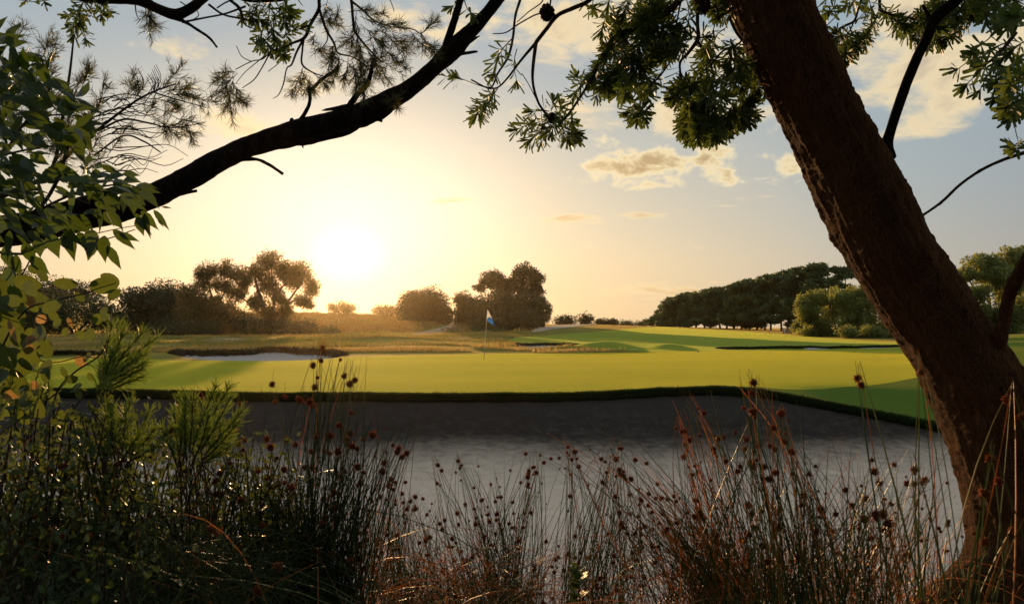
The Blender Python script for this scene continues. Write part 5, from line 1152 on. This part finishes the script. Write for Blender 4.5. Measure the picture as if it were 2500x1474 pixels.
rush('low green rush filling the bottom right below the reddish one', RGp, 1800, 1.75, 0, [(2, 1450, 1260, 1850, 1430), (2, 1850, 1280, 2250, 1440)], 320, 70, hr=.0082, tintr=(.1, .8), spread=.2, arch=.25)
rush('straw-tinged rush at the foot of the leaning trunk', RGp, 2200, 2.0, 0, [(2, 2060, 1180, 2330, 1380), (1, 2200, 1090, 2370, 1250), (1, 2230, 1160, 2420, 1400)], 90, 50, hr=.0078, tintr=(.3, 1), spread=.12)
rush('rush among the feathery shrubs, scattered heads on crossing stems', RGp, 480, 1.6, 0, [(3, 330, 1010, 640, 1220), (1, 420, 940, 620, 1080), (2, 300, 1150, 700, 1380)], 300, 80, hr=.0090, tintr=(.05, .5), spread=.12, arch=.15)
rush('dim tangled rush at the far left edge with few heads', RGp, 150, 1.35, 0, [(2, -60, 1080, 260, 1300), (1, 0, 1020, 330, 1200)], 220, 44, hr=.0085, tintr=(.05, .6), spread=.14, arch=.3)
rush('dark arching rush along the bottom left corner with almost no heads', RGp, 420, 1.2, 0, [(2, 0, 1250, 520, 1440), (2, 350, 1230, 800, 1420)], 560, 26, hr=.0085, tintr=(.0, .5), spread=.2, arch=.4)
rush('dense dark rush base filling the bottom below the tallest clump', RGp, 700, 1.55, 0, [(2, 520, 1250, 900, 1430), (1, 600, 1180, 840, 1330)], 620, 40, hr=.0085, tintr=(.0, .35), spread=.13, arch=.12)

# little round-leaved seedling at bottom centre
gx, gy = P(1405, 900, 1.75)[:2]; z_ = B1(gx, gy)
sd = empty('seedling', (gx, gy, z_), 'small bright green seedling with rounded leaves at the bottom, right of centre', 'plant')
lb, tb = MB(), MB(); top_ = P(1408, 1375, 1.7); foot = np.array([gx, gy, z_ - .02])
p = smooth_path([(*foot, .003), (*((foot + top_) / 2 + .01), .0022), (*top_, .001)], 8); tube(tb, p[:, :3], p[:, 3], 6)
for i in range(26):
    t = rng.uniform(.62, 1.0); c = foot + (top_ - foot) * t; a = rng.uniform(0, 6.28)
    leaf_batch(lb, [c], [np.array([math.cos(a), math.sin(a), .7])], [np.array([0, 0, 1.])], R(rng.uniform(24, 40), 1.7), R(rng.uniform(9, 14), 1.7), RO, rng.uniform(.2, .6), fold=.15)
lb.build('foliage', M_ROUND, sd); tb.build('stem', M_TWIG, sd)

# ---------------------------------------------------------------- evening air
m_ = D.materials.new('haze'); m_.use_nodes = True; t = NT(m_.node_tree); t.n.clear()
out = t.node('ShaderNodeOutputMaterial'); pv = t.node('ShaderNodeVolumePrincipled')
pv.inputs['Color'].default_value = (1., .82, .55, 1); pv.inputs['Density'].default_value = .00007; pv.inputs['Anisotropy'].default_value = .88
t.l.new(pv.outputs[0], out.inputs['Volume'])
mb = MB(); box(mb, (0, 480, 11.5), (1500, 1060, 30)); hz_ = mb.build('haze', m_, smooth=False); tag(hz_, 'thin golden evening haze over the course', 'haze', kind='stuff')
scene.cycles.use_denoising = True; scene.cycles.max_bounces = 8; scene.cycles.transparent_max_bounces = 8; scene.cycles.volume_bounces = 0
